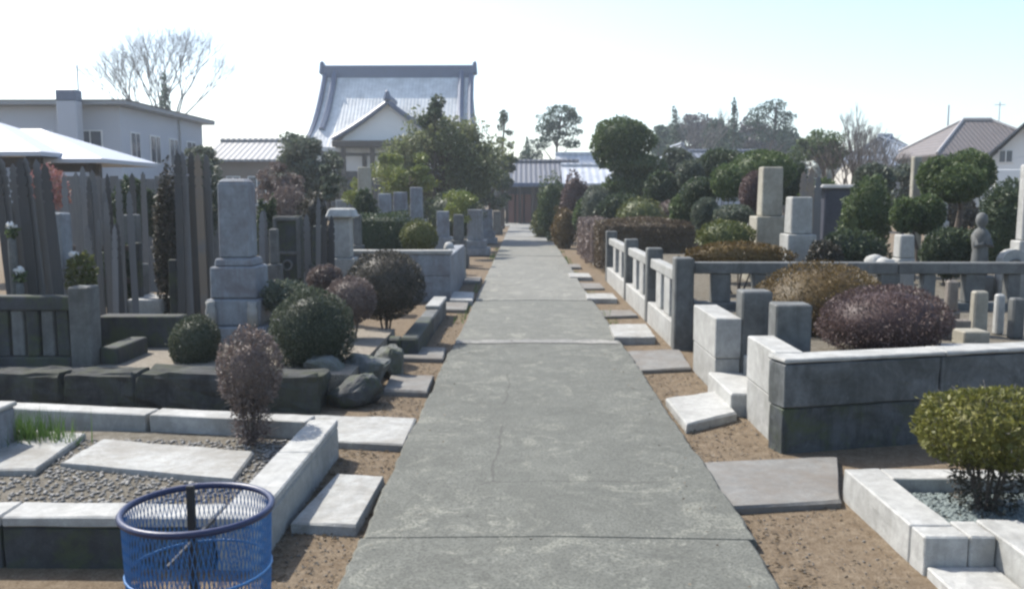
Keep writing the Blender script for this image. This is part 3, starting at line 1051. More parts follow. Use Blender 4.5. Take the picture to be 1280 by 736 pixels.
pad_tree((zx(787, 27), 27, 0), [P(744, 819, 146, 204, 27), P(740, 775, 156, 210, 27.4), P(756, 832, 193, 220, 27), P(758, 838, 213, 252, 27.2), P(740, 780, 228, 268, 27.3), P(800, 846, 226, 266, 27.4)], .13, LF_GR, 'tall cloud pruned evergreen with stacked crowns right of the path', .09, 6000, seed=60)

# two wooden posts and boards beside the wide granite grave, small sign post by the path


def sotoba(px, Y, ztop, zbase, wdt, mat, label, group, tilt=0.0, tilty=0.0, tone=0, x=None):
    """tall thin wooden grave tablet with notched head"""
    if x is None: x = zx(px, Y)
    h = ztop - zbase
    hw = wdt / 2
    nt = [(hw, 0), (hw, h - .34), (hw * .62, h - .325), (hw, h - .31), (hw, h - .25), (hw * .55, h - .235), (hw, h - .22), (hw, h - .16), (hw * .55, h - .145), (hw * .95, h - .12), (hw * .6, h - .075), (hw * .7, h - .05), (0, h)]
    prof = nt + [(-a, b) for a, b in nt[-2::-1]]
    n_ = len(prof)
    th = .013
    V = np.array([(a, -th / 2, b) for a, b in prof] + [(a, th / 2, b) for a, b in prof])
    F = [tuple(range(n_)), tuple(range(n_, 2 * n_))[::-1]] + [(i, n_ + i, n_ + (i + 1) % n_, (i + 1) % n_) for i in range(n_)]
    M = np.array(Matrix.Rotation(tilt, 3, 'Y') @ Matrix.Rotation(tilty, 3, 'X') @ Matrix.Rotation(rng.uniform(-.25, .25), 3, 'Z'))
    V = V @ M.T + np.array([x, Y, zbase])
    return solo('grave_tablet', (V, F), mat, label, 'wooden tablet', group)


for i, (px, yt, m) in enumerate([(1004, 214, WOOD_N), (1013, 209, WOOD_N), (1022, 220, WOOD_G)]):
    sotoba(px, 12.1, zz(yt, 12.1), .4, .10, m, ORD[i] + ' from left, brown wooden grave tablet standing behind the wide pale granite grave', 'wooden tablets behind the wide granite grave')

# ------------------------------------------------------------------ left: nearest gravel plot with white kerb
LK = thing('kerbed_plot', 'white granite kerb around the gravel plot behind the blue bin', 'plot kerb', (-2.6, 4.6, 0))
LX = -1.14
fy = 3.63
for a, b in ((fy, 4.6), (4.604, 5.30)):
    part('kerb_stone', rough(box(LX - .18, LX, a, b, -.05, .185, .008, .002), 6, .005), GRAN_L, LK)
    part('coping_or_lit_top', rough(box(LX - .182, LX + .002, a, b, .187, .235, .008, .002), 6, .005), GRAN_W, LK)
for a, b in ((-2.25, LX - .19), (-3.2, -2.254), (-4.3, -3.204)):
    part('kerb_stone', rough(box(a, b, fy + .01, fy + .18, -.05, .182, .008, .002), 6, .005), GRAN_D, LK)  # front row in dark stone: its shade painted in along with moss and stains
    part('coping_or_lit_top', rough(box(a, b, fy + .003, fy + .185, .184, .234, .008, .002), 6, .005), GRAN_W, LK)  # white layer keeps the top its own colour above the shade-darkened front
for a, b in ((-2.4, LX - .19), (-3.6, -2.404), (-4.6, -3.604)):
    m_ = (a + b) / 2
    y_ = 5.38 + (LX - m_) * .16
    part('kerb_stone', rough(box(a, b, y_ - .08, y_ + .08, -.05, .215, .008, .002, rot=-.16), 6, .005), GRAN_W, LK)
tag(part('plot_bed', box(-4.6, LX - .1, fy + .1, 5.5, -.04, .10, 0), SOIL), 'dark soil bed inside the left white kerb', 'soil bed')
scatter('grey_gravel', 5600, [(-4.4, LX - .19, fy + .19, 5.29)], GRAVEL, .014, 'stone', .106, 'loose grey gravel covering the left kerbed plot', 'gravel')


def flat_slab(corners, z1, z0, mat, label):
    poly = [gp(x, y, z1)[:2] for x, y in corners]
    ar = sum(poly[i][0] * poly[(i + 1) % len(poly)][1] - poly[(i + 1) % len(poly)][0] * poly[i][1] for i in range(len(poly)))
    if ar < 0: poly = poly[::-1]
    return solo('flat_slab', rough(prism(poly, z0, z1, .003, .01), 5, .006), mat, label, 'slab')


flat_slab([(74, 577), (129, 547), (318, 564), (291, 599)], .135, .09, SLAB_L, 'wide pale stone slab lying on the gravel of the left plot')
flat_slab([(-40, 586), (44, 586), (108, 540), (20, 535)], .14, .09, SLAB_L, 'pale stone slab cut by the left picture edge on the gravel')
tb = thing('stone_block', 'pale blue grey stone block at the left picture edge on the gravel', 'stone block', (-3.15, 4.75, .1))
part('block', box(-3.6, at(20, 520, 5.15).x, 4.75, 5.15, .10, .35, .012, .002), GRAN_B, tb)
part('cap', box(-3.62, at(20, 520, 5.15).x + .01, 4.74, 5.16, .352, .38, .008), GRAN_W, tb)
gpos = gp(45, 532, .1)
blades = []
for i in range(1600):
    p = Vector((gpos.x + rng.normal() * .2, 5.2 + rng.normal() * .06, .1))
    hgt = rng.uniform(.06, .24)
    a = rng.uniform(0, 6.28)
    d = Vector((math.cos(a), math.sin(a), 0))
    tip = p + Vector((rng.normal() * .04, rng.normal() * .04, hgt))
    blades += [p - d * .004, p + d * .004, tip]
solo('grass_tuft', (np.array([b[:] for b in blades]), np.arange(len(blades)).reshape(-1, 3)), GRASS, 'bright green grass tuft beside the pale block at left', 'grass', kind='stuff')

# twiggy cone shrub in the gravel plot
bush(272, 352, 409, 515, 5.22, LF_MV, 'grey brown twiggy oval shrub in the left gravel plot', 5200, .02, 71, .1, 9, .95, amp=.09, shell=.6, core=.62, tw=900, rst=.007, name='twiggy_shrub')
twg = [o for o in bpy.data.objects if o.name.startswith('twiggy_shrub')][0]
part('lower_twigs', cat_np(foliage((twg.location.x, 5.22, .26), (.12, .11, .18), 1100, .02, 9, .2, .2, 0), twigs((twg.location.x, 5.22, .24), (.10, .1, .14), 400, .08, .002)), LF_MV, twg)

# ------------------------------------------------------------------ blue wire bin
bc = at(247, 635, 2.62)
BR, BH = .222, bc.z
bn = thing('wire_bin', 'round blue wire mesh bin with navy rim and black stake', 'bin', (bc.x, bc.y, 0))
part('rim', tube([(bc.x + BR * math.cos(a), bc.y + BR * math.sin(a), BH) for a in np.linspace(0, 2 * math.pi, 41)], .011, 8, False), NAVY, bn, True)
gs = []
n_ = 92
for i in range(n_):
    for s in (1, -1):
        pts = []
        for zf in np.linspace(0, 1, 7):
            a = 2 * math.pi * i / n_ + s * zf * .55
            r = BR * (.90 + .09 * zf)
            pts.append((bc.x + r * math.cos(a), bc.y + r * math.sin(a), .03 + (BH - .035) * zf))
        gs.append(tube(pts, 0.0017, 3, False))
part('mesh', join(*gs), BLUE, bn)['kind'] = 'stuff'
for zf in (.03, .38, .70):
    r = BR * (.90 + .09 * zf) + .002
    part('hoop', tube([(bc.x + r * math.cos(a), bc.y + r * math.sin(a), .03 + (BH - .035) * zf) for a in np.linspace(0, 2 * math.pi, 33)], .0045, 6, False), BLUE, bn, True)
part('bottom', lathe([(BR * .88, .02), (BR * .9, .03)], (bc.x, bc.y, 0), 28), BLUE, bn)
q = at(238, 611, bc.y + .02)
part('stake', box(q.x - .012, q.x + .012, q.y - .008, q.y + .008, 0, q.z + .012, .002), BLACK, bn)
part('brace', box(q.x - .006, q.x + .006, q.y - .2, q.y + .19, BH - .12, BH - .108, .002), BLACK, bn)

# ------------------------------------------------------------------ left: rock edged plot with large bushes
LB = thing('plot_wall', 'dark mossy stone retaining wall in front of the clipped bushes at left', 'wall', (-3, 6.85, 0))
course(LB, (-6.2, 6.55), (-1.5, 6.40), .32, -.05, .29, 7, GRAN_K, jit=.02, bev=.03, rgh=(5, .03))
tag(part('raised_bed', box(-8.5, -1.35, 6.75, 9.15, -.03, .22, 0), SAND), kind='structure')


def boulder(c, r, mat, label, seed):
    g = np.random.default_rng(seed)
    bm = bmesh.new()
    d = g.normal(size=(26, 3))
    d /= np.abs(d).max(1)[:, None] ** .8 * np.linalg.norm(d, axis=1)[:, None] ** .2
    for q in d * np.array(r) * g.uniform(.8, 1.0, (26, 1)):
        bm.verts.new(Vector(q) + Vector(c))
    h = bmesh.ops.convex_hull(bm, input=bm.verts[:])
    bmesh.ops.delete(bm, geom=[v for v in bm.verts if not v.link_faces], context='VERTS')
    bmesh.ops.dissolve_limit(bm, angle_limit=.25, verts=bm.verts[:], edges=bm.edges[:])
    bmesh.ops.bevel(bm, geom=bm.edges[:], offset=.014, segments=1, affect='EDGES')
    bm.verts.index_update()
    V = np.array([v.co[:] for v in bm.verts])
    F = [tuple(v.index for v in f.verts) for f in bm.faces]
    bm.free()
    return solo('rock', rough((V, F), 3, .02, 9), mat, label, 'rock', 'rough rocks at the plot corner')


p = gp(462, 495, 0)
boulder((-1.30, 6.66, .09), (.24, .17, .17), GRAN_D, 'dark angular rock at the near right corner of the bushy plot', 81)
boulder((-1.32, 7.28, .13), (.23, .24, .17), ROCK, 'pale lichen covered rock just behind the dark corner rock', 82)
boulder((-1.2, 7.78, .11), (.16, .22, .2), ROCK, 'grey blocky rock farthest back at the plot corner', 83)
boulder((-1.62, 7.02, .24), (.2, .16, .1), ROCK, 'flat grey rock tucked beneath the large dark globe bush', 84)
bush(340, 441, 361, 470, 7.25, LF_GL, 'largest dark green globe bush at the left plot corner', 14000, .02, 72, .2, 4, 1, amp=.05, tw=400)
bush(214, 276, 394, 466, 7.35, LF_GL, 'small dark globe bush left of the twiggy oval shrub', 8000, .02, 73, .2, 3, 1, amp=.05)
bush(407, 469, 346, 404, 8.5, LF_MV, 'mauve grey globe bush behind the largest dark one', 8000, .02, 74, .15, 3, 1, amp=.06, tw=200)
bush(434, 530, 312, 398, 9.5, LF_DB, 'broad dark brown green globe bush before the blue grey wall', 12000, .024, 75, .1, 4, 1, amp=.08, tw=300)
bush(386, 428, 331, 368, 9.9, LF_MV, 'small pinkish grey bush behind the mauve globe', 2600, .032, 76, .1, 3, 1, amp=.1)
bush(330, 392, 352, 392, 8.6, LF_GG, 'low grey green shrub between the tall tombstone and globe bush', 2600, .04, 77, .15, 3, 1, amp=.25, shell=.5, core=.5)

# low kerb of the next plot
LC = thing('low_kerb', 'low dark stone kerb around the broad brown green globe bush', 'plot kerb', (-1.5, 9.3, 0))
part('kerb_stone', box(-2.2, -1.22, 8.62, 8.8, -.04, .20, .015, .004), GRAN_D, LC)
part('kerb_stone', box(-1.22, -1.05, 8.62, 10.2, -.04, .205, .015, .004), GRAN_D, LC)
part('kerb_stone', box(-1.22, -1.05, 10.204, 11.9, -.04, .20, .015, .004), GRAN_G, LC)
part('coping_or_lit_top', box(-1.225, -1.04, 10.9, 11.91, .202, .25, .01, .002), GRAN_L, LC)

# main tombstone
tb = thing('tombstone', 'tall blue grey granite tombstone on a stepped pedestal, the largest at left', 'tombstone', (zx(296, 8.6), 8.6, .18))
mx = zx(296, 8.6)
for nm, w_, d_, a, b, tp in (('base_step', .66, .6, .18, .36, 1), ('base_step', .52, .48, .362, .62, 1), ('pedestal', .45, .42, .622, .93, .98), ('ledge', .38, .36, .932, 1.01, .93), ('shaft', .295, .28, 1.012, 1.735, .98)):
    part(nm, rbox((mx, 8.6, a), w_, d_, b - a, bev=.014, jit=.002, top=(tp, tp)), GRAN_B, tb)
part('crest', rbox((mx, 8.6, 1.737), .286, .272, .035, bev=.02, top=(.72, .72)), GRAN_B, tb)
for s in (-1, 1):
    part('flower_vase', lathe([(.05, 0), (.052, .16), (.04, .2), (.048, .24)], (mx + s * .2, 8.6 - .27, .362), 12), GRAN_L, tb, True)

# left tablets: leaning group, dense cluster, tall dark cluster
GT = 'weathered wooden grave tablets at left'
for i in range(7):
    px = -6 + i * 10 + rng.uniform(-2, 2)
    sotoba(px + 14, 7.55 + .05 * (i % 3), zz(196 + rng.uniform(-3, 8), 7.55), .5, .088, WOOD_G if i % 3 else WOOD_D, ORD[i] + ' from left, grey wooden tablet leaning in the stand at the left picture edge', 'tablets leaning at the left edge', tilt=-.05 + rng.uniform(-.015, .015), tilty=rng.uniform(-.02, .02))
for i in range(9):
    px = 84 + i * 9.6 + rng.uniform(-3, 3)
    Y = 9.2 + rng.uniform(-.2, .3)
    sotoba(px, Y, zz(210 + rng.uniform(-8, 34), Y), .22, rng.uniform(.055, .09), random.choice((WOOD_G, WOOD_P, WOOD_D)), ORD[i] + ' from left, grey wooden tablet in the dense row behind the left tombstone', 'tablets in the dense row', tilt=rng.uniform(-.02, .02), tilty=rng.uniform(-.03, .03))
for i, px in enumerate((222, 232, 241, 251, 260)):
    Y = 8.9 + .06 * (i % 3)
    sotoba(px, Y, zz(190 + rng.uniform(-4, 6), Y), .2, .085, (WOOD_D, WOOD_P, WOOD_D, WOOD_N, WOOD_G)[i], ORD[i] + ' from left, tall wooden tablet beside the tall blue grey tombstone', 'tablets beside the tall tombstone', tilt=rng.uniform(-.012, .012))
bush(192, 232, 216, 396, 9.5, LF_DB, 'tall dark overgrown shrub left of the tall tablets', 5200, .045, 94, .2, 4, .8, amp=.22, shell=.5, core=.6)
for i in range(2):
    px = 166 + i * 14 + rng.uniform(-2, 2)
    sotoba(px, 11.5, zz(214 + rng.uniform(-4, 8), 11.5), .1, .09, random.choice((WOOD_G, WOOD_N, WOOD_D)), ORD[i] + ' from left, pale brown wooden tablet standing farther back between the clusters', 'tablets farther back', tilt=rng.uniform(-.02, .02))
# the stands that carry the tablets
def stand(x0, x1, Y, z0, z1, label):
    t = thing('tablet_stand', label, 'stand', ((x0 + x1) / 2, Y, z0))
    for x in (x0, x1):
        part('post', box(x - .04, x + .04, Y - .04, Y + .04, z0, z1, .008), GRAN_D, t)
    for z in (z0 + (z1 - z0) * .5, z1 - .09):
        part('rail', box(x0 + .042, x1 - .042, Y - .035, Y - .01, z, z + .06, .005), TIMBER, t)
stand(zx(80, 9.7), zx(172, 9.7), 9.62, .2, 1.1, 'stone posted wooden stand holding the dense tablet row')
stand(zx(216, 9.2), zx(262, 9.2), 9.14, .2, .95, 'small dark stand holding the tall dark tablets')

px_tomb(48, 89, 266, 352, 8.1, GRAN_B, 'plain blue grey tombstone between leaning tablets and flowers at left', .2, nst=2, ratio=1.35)
# stone fenced enclosure at the left edge
EF = thing('grave_enclosure', 'dark slatted stone enclosure with a corner post at the left edge', 'fence', (-4.2, 7.15, .2))
ey = 7.12
x1 = zx(98, ey)
part('post', box(x1 - .09, x1 + .09, ey - .09, ey + .09, .2, zz(358, ey), .012, .002), GRAN_G, EF)
part('rail', box(-5.6, x1 - .092, ey - .06, ey + .06, zz(388, ey), zz(370, ey), .01, .002), GRAN_D, EF)
part('kerb_stone', box(-5.6, x1 - .092, ey - .08, ey + .08, .2, zz(446, ey), .01, .002), GRAN_D, EF)
for i in range(13):
    xx = x1 - .17 - i * .125
    part('slat', box(xx - .05, xx + .05, ey - .035, ey + .035, zz(446, ey) + .002, zz(388, ey) - .002, .008, .002), GRAN_G if i % 2 else GRAN_D, EF)
part('kerb_stone', box(x1 + .1, x1 + .25, ey + .02, ey + .6, .2, zz(436, ey), .01), GRAN_D, EF)
solo('low_kerb', box(zx(118, 8.0), zx(222, 8.0), 7.95, 8.12, .19, zz(395, 8.0), .012, .003), GRAN_D, 'low dark kerb crossing sandy soil below the tall dark tablets', 'plot kerb')
ss = thing('stone_steps', 'pale low stone steps in the gap between the tablet clusters', 'steps', (zx(182, 9.4), 9.4, .2))
part('step', rough(box(zx(140, 9.3), zx(208, 9.3), 9.05, 9.9, .2, .34, .012), 5, .006), SLAB_L, ss)
part('step', rough(box(zx(158, 9.5), zx(204, 9.5), 9.3, 9.9, .342, .50, .012), 5, .006), SLAB_L, ss)
# flowers and shrubs at left
for px, py, lb in ((14, 286, 'upper white flower bunch in a stone vase among the leaning tablets'), (24, 342, 'lower white flower bunch in a stone vase above the slatted enclosure')):
    q = at(px, py, 7.42)
    fv = thing('flower_vase', lb, 'flowers', (q.x, q.y, .2), 'white flower bunches at left')
    part('vase', lathe([(.03, 0), (.034, q.z - .32), (.028, q.z - .28)], (q.x, q.y, .2), 10), GRAN_G, fv, True)
    part('leaves', foliage((q.x, q.y, q.z - .03), (.05, .05, .05), 60, .05, 3, .2, .3, 0), LF_GR, fv)
    part('flower', foliage((q.x, q.y, q.z + .03), (.04, .04, .03), 70, .03, 4, .1, .5, .6), PLAST, fv)
t = bush(84, 120, 318, 372, 7.9, LF_OL, 'small yellow green flowering plant beside the plain blue grey tombstone', 900, .045, 91, .2, 4, 1, amp=.3, shell=.3, core=0, name='flowering_plant', cat='plant')
pc = at(92, 318, 7.88)
part('flower', foliage(pc, (.035, .035, .03), 60, .03, 3, .1, .6, .6), PLAST, t)
bush(34, 84, 208, 268, 12.5, LF_PK, 'pink red blossoming shrub behind the left tablets', 2400, .05, 92, 0, 4, 1, amp=.25, shell=.4, core=.4)
bush(120, 170, 300, 388, 9.9, LF_DK, 'dark shrub at the foot of the dense tablet row', 2600, .045, 93, .1, 3, 1, amp=.2)

# ------------------------------------------------------------------ left: further graves
LD = thing('grave_wall', 'blue grey granite block wall left of the path beyond the broad brown bush', 'wall', (-2, 13.9, 0))
wy = 13.4
course(LD, (-3.6, wy), (zx(563, wy), wy), .2, -.04, .40, 3, GRAN_B)
course(LD, (-3.6, wy), (zx(563, wy), wy), .22, .40, zz(318, wy), 3, GRAN_B, out=.01)
part('coping_or_lit_top', box(-3.62, zx(563, wy) + .01, wy - .03, wy + .24, zz(318, wy), zz(318, wy) + .06, .01), GRAN_L, LD)
part('block', box(zx(563, wy) - .2, zx(563, wy) - .004, wy + .225, 16.6, -.04, .70, .01, .003), GRAN_B, LD)
tag(part('raised_bed', box(-3.6, -1.35, 13.65, 16.6, -.02, .35, 0), SOIL), kind='structure')
px_tomb(414, 441, 272, 322, 12.4, GRAN_L, 'slim pale grave with white pyramid cap above the mauve bush', .15, nst=2, cap=(.42, .42, .13), capmat=GRAN_W, ratio=1.4)
px_tomb(472, 490, 242, 274, 18.0, GRAN_B, 'left stone of the three pale blue tombstones', .1, nst=1, group='three pale blue tombstones')
px_tomb(491, 510, 240, 274, 18.4, GRAN_B, 'middle stone of the three pale blue tombstones', .1, nst=1, group='three pale blue tombstones')
px_tomb(512, 529, 234, 274, 18.8, GRAN_B, 'tallest right stone of the three pale blue tombstones', .1, nst=1, group='three pale blue tombstones')
px_tomb(447, 465, 209, 262, 20, CREAM, 'pale greenish square pillar under the temple eave', .1, nst=2)
px_tomb(571, 582, 309, 340, 16.9, GRAN_L, 'short pale post at the path side beyond the blue grey wall', .02, nst=1, ratio=1.1)
px_tomb(584, 604, 262, 300, 24, GRAN_B, 'blue grey tombstone at the left path edge under the big tree', .02, nst=2)
px_tomb(603, 616, 262, 290, 30, GRAN_B, 'smaller blue grey tombstone farther along the left path edge', .02, nst=2)
px_tomb(545, 562, 264, 296, 21, GRAN_B, 'bluish tombstone half hidden behind the round green bush', .02, nst=2)
px_tomb(616, 626, 264, 284, 37, GRAN_G, 'last small grey tombstone before the dark hall', .02, nst=1)
px_tomb(566, 580, 268, 300, 20, GRAN_G, 'narrow grey tombstone right of the half hidden bluish one', .02, nst=2)
solo('rock', foliage((zx(560, 15.4), 15.4, .72), (.09, .09, .09), 6, .01, 15, .2, core=1.0), GRAN_W, 'small white rounded stone beside the green globe bush', 'rock')
box_hedge(zx(428, 14.6), zx(503, 14.6), 14.4, 15.4, .3, zz(268, 14.6), 3500, .05, LF_DK, 'dark clipped box hedge behind the blue grey wall')
bush(500, 547, 275, 318, 14.2, LF_OL, 'green globe bush on top of the blue grey wall plot', 3200, .036, 78, .35, 3, 1, amp=.06)
# framed stele
se = thing('framed_stele', 'grey stone stele with raised frame and round emblem', 'tombstone', (zx(359, 11.4), 11.4, .1))
ex = zx(359, 11.4)
part('slab', rbox((ex, 11.4, .1), .36, .12, zz(270, 11.4) - .1, bev=.01), GRAN_D, se)
for s in (-1, 1):
    part('frame', rbox((ex + s * .15, 11.325, .55), .05, .03, zz(272, 11.4) - .55, bev=.006), GRAN_G, se)
part('frame', rbox((ex, 11.325, zz(276, 11.4)), .248, .03, .05, bev=.006), GRAN_G, se)
part('frame', rbox((ex, 11.325, .86), .248, .03, .04, bev=.006), GRAN_G, se)
part('emblem', tube([(ex + .06 * math.cos(a), 11.325, .72 + .06 * math.sin(a)) for a in np.linspace(0, 6.28, 17)], .016, 6), GRAN_G, se)
part('base_step', rbox((ex, 11.4, 0), .6, .5, .12, bev=.01), GRAN_G, se)

# a few graves farther back that show between the others
for x, y, k, m, lb in ((-4.55, 12.6, 1.0, GRAN_G, 'grey tombstone behind the right side of the tall blue grey one'),
                       (-4.6, 22.5, 1.1, GRAN_B, 'far bluish tombstone left of the pale square pillar'),
                       (-2.2, 34, 1.0, GRAN_L, 'tiny pale tombstone far along the left path edge'),
                       (10.6, 22.6, 1.15, GRAN_L, 'far pale tombstone between the clipped shrubs at right')):
    w_ = .3 * k
    tomb((x, y, 0), (w_, w_, .8 * k), [(w_ * 2.2, w_ * 2.2, .28 * k), (w_ * 1.5, w_ * 1.5, .3 * k)], m, lb, rot=rng.uniform(-.05, .05))

# ------------------------------------------------------------------ trees


def limb_tree(base, h, crown, n_clump, leaf, per, mat, label, trunk_r=.12, seed=1, bark=None, name='leafy_tree', group=None, clump=.5, core=.35, lean=0):
    """crown = (centre, radii): leaf clumps at the ends of limbs inside that volume"""
    g = np.random.default_rng(seed)
    t = thing(name, label, 'tree', base, group)
    b = Vector(base)
    c, r = Vector(crown[0]), crown[1]
    fork = Vector((b.x * .5 + c.x * .5 + lean, b.y, b.z + max(.35 * h, (c.z - r[2]) - b.z)))
    top = Vector((c.x, c.y, c.z + r[2] * .6))
    part('trunk', tube([b, b.lerp(fork, .5) + Vector((.06 * h * g.normal() * .3, 0, 0)), fork, fork.lerp(top, .5), top], [trunk_r, trunk_r * .85, trunk_r * .7, trunk_r * .4, trunk_r * .12], 8), bark or BARK, t)
    geos, lims = [], []
    d = g.normal(size=(n_clump, 3))
    d /= np.linalg.norm(d, axis=1)[:, None]
    rr = g.uniform(.25, 1, n_clump) ** .5
    for i in range(n_clump):
        q = np.array(c) + d[i] * np.array(r) * rr[i] * .86
        cr = clump * g.uniform(.6, 1.25) * min(r)
        geos.append(foliage(q, (cr * 1.15, cr * 1.15, cr * .8), per, leaf, int(seed * 100 + i), .25, .25, 0, 12, 1.3))
        s = fork.lerp(top, g.uniform(0, .7))
        Q = Vector(q)
        lims.append(tube([s, (s + Q) / 2 + Vector((0, 0, -.1 * (Q - s).length)), Q], [trunk_r * .35, trunk_r * .22, trunk_r * .06], 5))
    part('crown', cat_np(*geos), mat, t)
    part('limbs', join(*lims), bark or BARK, t)
    return t


def ptree(px0, px1, py0, py1, Y, basepx=None, **k):
    c, r = P(px0, px1, py0, py1, Y, .85)
    return limb_tree((zx(basepx or (px0 + px1) / 2, Y), Y, 0), c[2] + r[2], (c, r), **k)


ptree(470, 640, 138, 272, 31, 570, n_clump=60, leaf=.13, per=420, mat=m_leaf('tree olive', [(.085, .105, .045), (.14, .16, .075), (.23, .245, .13)], .5), label='big olive green tree in front of the temple, left of the path', trunk_r=.16, seed=3, clump=.34)
ptree(525, 562, 122, 170, 30, 545, n_clump=8, leaf=.12, per=220, mat=LF_DK, label='dark leafy top of a slim tree before the temple roof', trunk_r=.06, seed=4, clump=.5)
ptree(344, 432, 150, 268, 26, 392, n_clump=40, leaf=.11, per=320, mat=LF_GG, label='grey green loose tree left of the temple eave', trunk_r=.11, seed=5, clump=.36)
ptree(316, 378, 196, 270, 17, 346, n_clump=18, leaf=.06, per=260, mat=LF_MV, label='pinkish brown small tree right of the tall tombstone', trunk_r=.05, seed=6, clump=.4)
ptree(468, 545, 180, 250, 27, 500, n_clump=22, leaf=.1, per=300, mat=LF_YG, label='low yellow green tree under the temple eave', trunk_r=.07, seed=7, clump=.36)
ptree(585, 640, 205, 275, 40, 612, n_clump=16, leaf=.13, per=300, mat=LF_DK, label='dark shady tree at the far left end of the path', trunk_r=.1, seed=8, clump=.45)
ptree(610, 645, 165, 262, 44, 628, n_clump=14, leaf=.15, per=260, mat=LF_DK, label='narrow dark tree just left of the dark hall', trunk_r=.1, seed=9, clump=.5)
ptree(990, 1068, 164, 214, 42, 1030, n_clump=26, leaf=.16, per=260, mat=LF_GR, label='spreading green tree below the pale right sky', trunk_r=.12, seed=10, clump=.4)
ptree(1100, 1160, 205, 262, 24, 1130, n_clump=14, leaf=.1, per=260, mat=LF_GG, label='grey green tree left of the slim cream pillar', trunk_r=.07, seed=12, clump=.45)
ptree(230, 272, 176, 232, 24, 250, n_clump=12, leaf=.1, per=220, mat=LF_GG, label='thin grey green tree in front of the left house', trunk_r=.06, seed=13, clump=.45)
ptree(396, 426, 200, 250, 15.5, 412, n_clump=8, leaf=.07, per=180, mat=LF_GG, label='small pale shrub tree behind the capped grave', trunk_r=.03, seed=14, clump=.5)
ptree(425, 470, 222, 256, 22, 445, n_clump=9, leaf=.08, per=220, mat=LF_YG, label='yellow green shrub at the foot of the pale square pillar', trunk_r=.04, seed=15, clump=.5)
ptree(545, 595, 236, 276, 23, 570, n_clump=10, leaf=.08, per=240, mat=LF_YG, label='sunlit yellow green shrub under the big olive tree', trunk_r=.04, seed=16, clump=.5)
# thin nearly leafless tree
t = thing('slender_tree', 'slender sparse tree rising beside the temple roof', 'tree', (zx(629, 45), 45, 0))
tz = zz(138, 45)
part('trunk', tube([(zx(629, 45), 45, 0), (zx(628, 45), 45, tz * .6), (zx(631, 45), 45, tz)], [.1, .07, .03], 6), BARK, t)
part('crown', cat_np(*[foliage(at(629 + a, b, 45), (.22, .22, .18), 120, .12, 5, .3, .3, 0) for a, b in ((1, 142), (-1, 152), (-3, 160), (8, 166), (9, 182), (-4, 176), (1, 148), (-5, 188))]), LF_DK, t)

# pines and conifers


def pine(base, top, pads, label, mat=LF_PI, r=.15, seed=1, leaf=.2, per=500, name='pine_tree'):
    t = thing(name, label, 'tree', base)
    b, tp = Vector(base), Vector(top)
    pts = [b.lerp(tp, s) + Vector((math.sin(s * 5 + seed) * .035 * tp.z, 0, 0)) for s in np.linspace(0, 1, 7)]
    part('trunk', tube(pts, [r * (1 - .75 * s) for s in np.linspace(0, 1, 7)], 7), BARK, t)
    geos, lims = [], []
    for i, (c, rr) in enumerate(pads):
        geos.append(foliage(c, rr, per, leaf, seed * 31 + i, .35, .3, 0, 10, 1.2, .35))
        s = min(.97, max(.2, (c[2] - b.z) / (tp.z - b.z) - .05))
        p0 = pts[int(s * 6)]
        lims.append(tube([p0, (p0 + Vector(c)) / 2, Vector(c)], [r * .35, r * .25, r * .08], 5))
    part('crown', cat_np(*geos), mat, t)
    part('limbs', join(*lims), BARK, t)
    return t


Yp = 60
pine((zx(700, Yp), Yp, 0), at(700, 138, Yp), [P(a, b, c, d, Yp) for a, b, c, d in
     ((682, 716, 132, 142), (672, 704, 140, 154), (700, 728, 143, 158), (668, 696, 152, 168), (694, 727, 158, 172), (676, 708, 164, 178), (660, 690, 172, 188), (700, 726, 174, 186), (650, 680, 186, 200), (645, 668, 196, 208), (680, 700, 150, 165), (706, 722, 136, 150))], 'tall open pine behind the dark hall, left of centre right', seed=2, per=420)
Yq = 75
pine((zx(965, Yq), Yq, 0), at(966, 128, Yq), [P(a, b, c, d, Yq) for a, b, c, d in
     ((952, 985, 124, 140), (936, 965, 132, 148), (966, 996, 138, 154), (930, 962, 146, 160), (958, 992, 150, 168), (938, 976, 160, 178), (970, 1000, 166, 186))], 'large dark pine on the far right skyline', seed=3, per=420, leaf=.25, r=.25)


def conifer(px, ytop, Y, wpx, label, seed, mat=LF_PI):
    base = (zx(px, Y), Y, 0)
    H = zz(ytop, Y)
    w_ = wpx * Y / 1100 / 2
    t = thing('conifer', label, 'tree', base, 'far conifers')
    part('trunk', tube([base, (base[0], Y, H)], [.2, .03], 6), BARK, t)
    gs = []
    for k in range(9):
        s = k / 8
        z = H * (.25 + .73 * s)
        gs.append(foliage((base[0] + rng.normal() * .05 * w_, Y, z), (w_ * (1.05 - s) + .12, w_ * (1.05 - s) + .12, H * .09), int(320 * (1.15 - s)) + 60, .02 * H + .08, seed * 17 + k, .4, .3, 0, 12, 1.2, .4))
    part('crown', cat_np(*gs), mat, t)


conifer(843, 142, 72, 42, 'dark pointed conifer at the left end of the far right skyline', 1)
conifer(915, 132, 74, 34, 'slim pointed conifer left of the large far pine', 2)
conifer(822, 162, 74, 40, 'lower conifer behind the cloud pruned tree', 3)
conifer(212, 104, 56, 34, 'dark blue green conifer behind the left house roof', 4)
conifer(658, 178, 66, 30, 'short dark conifer left of the open pine', 5)
conifer(898, 152, 78, 44, 'squat conifer between the two pointed ones', 6)


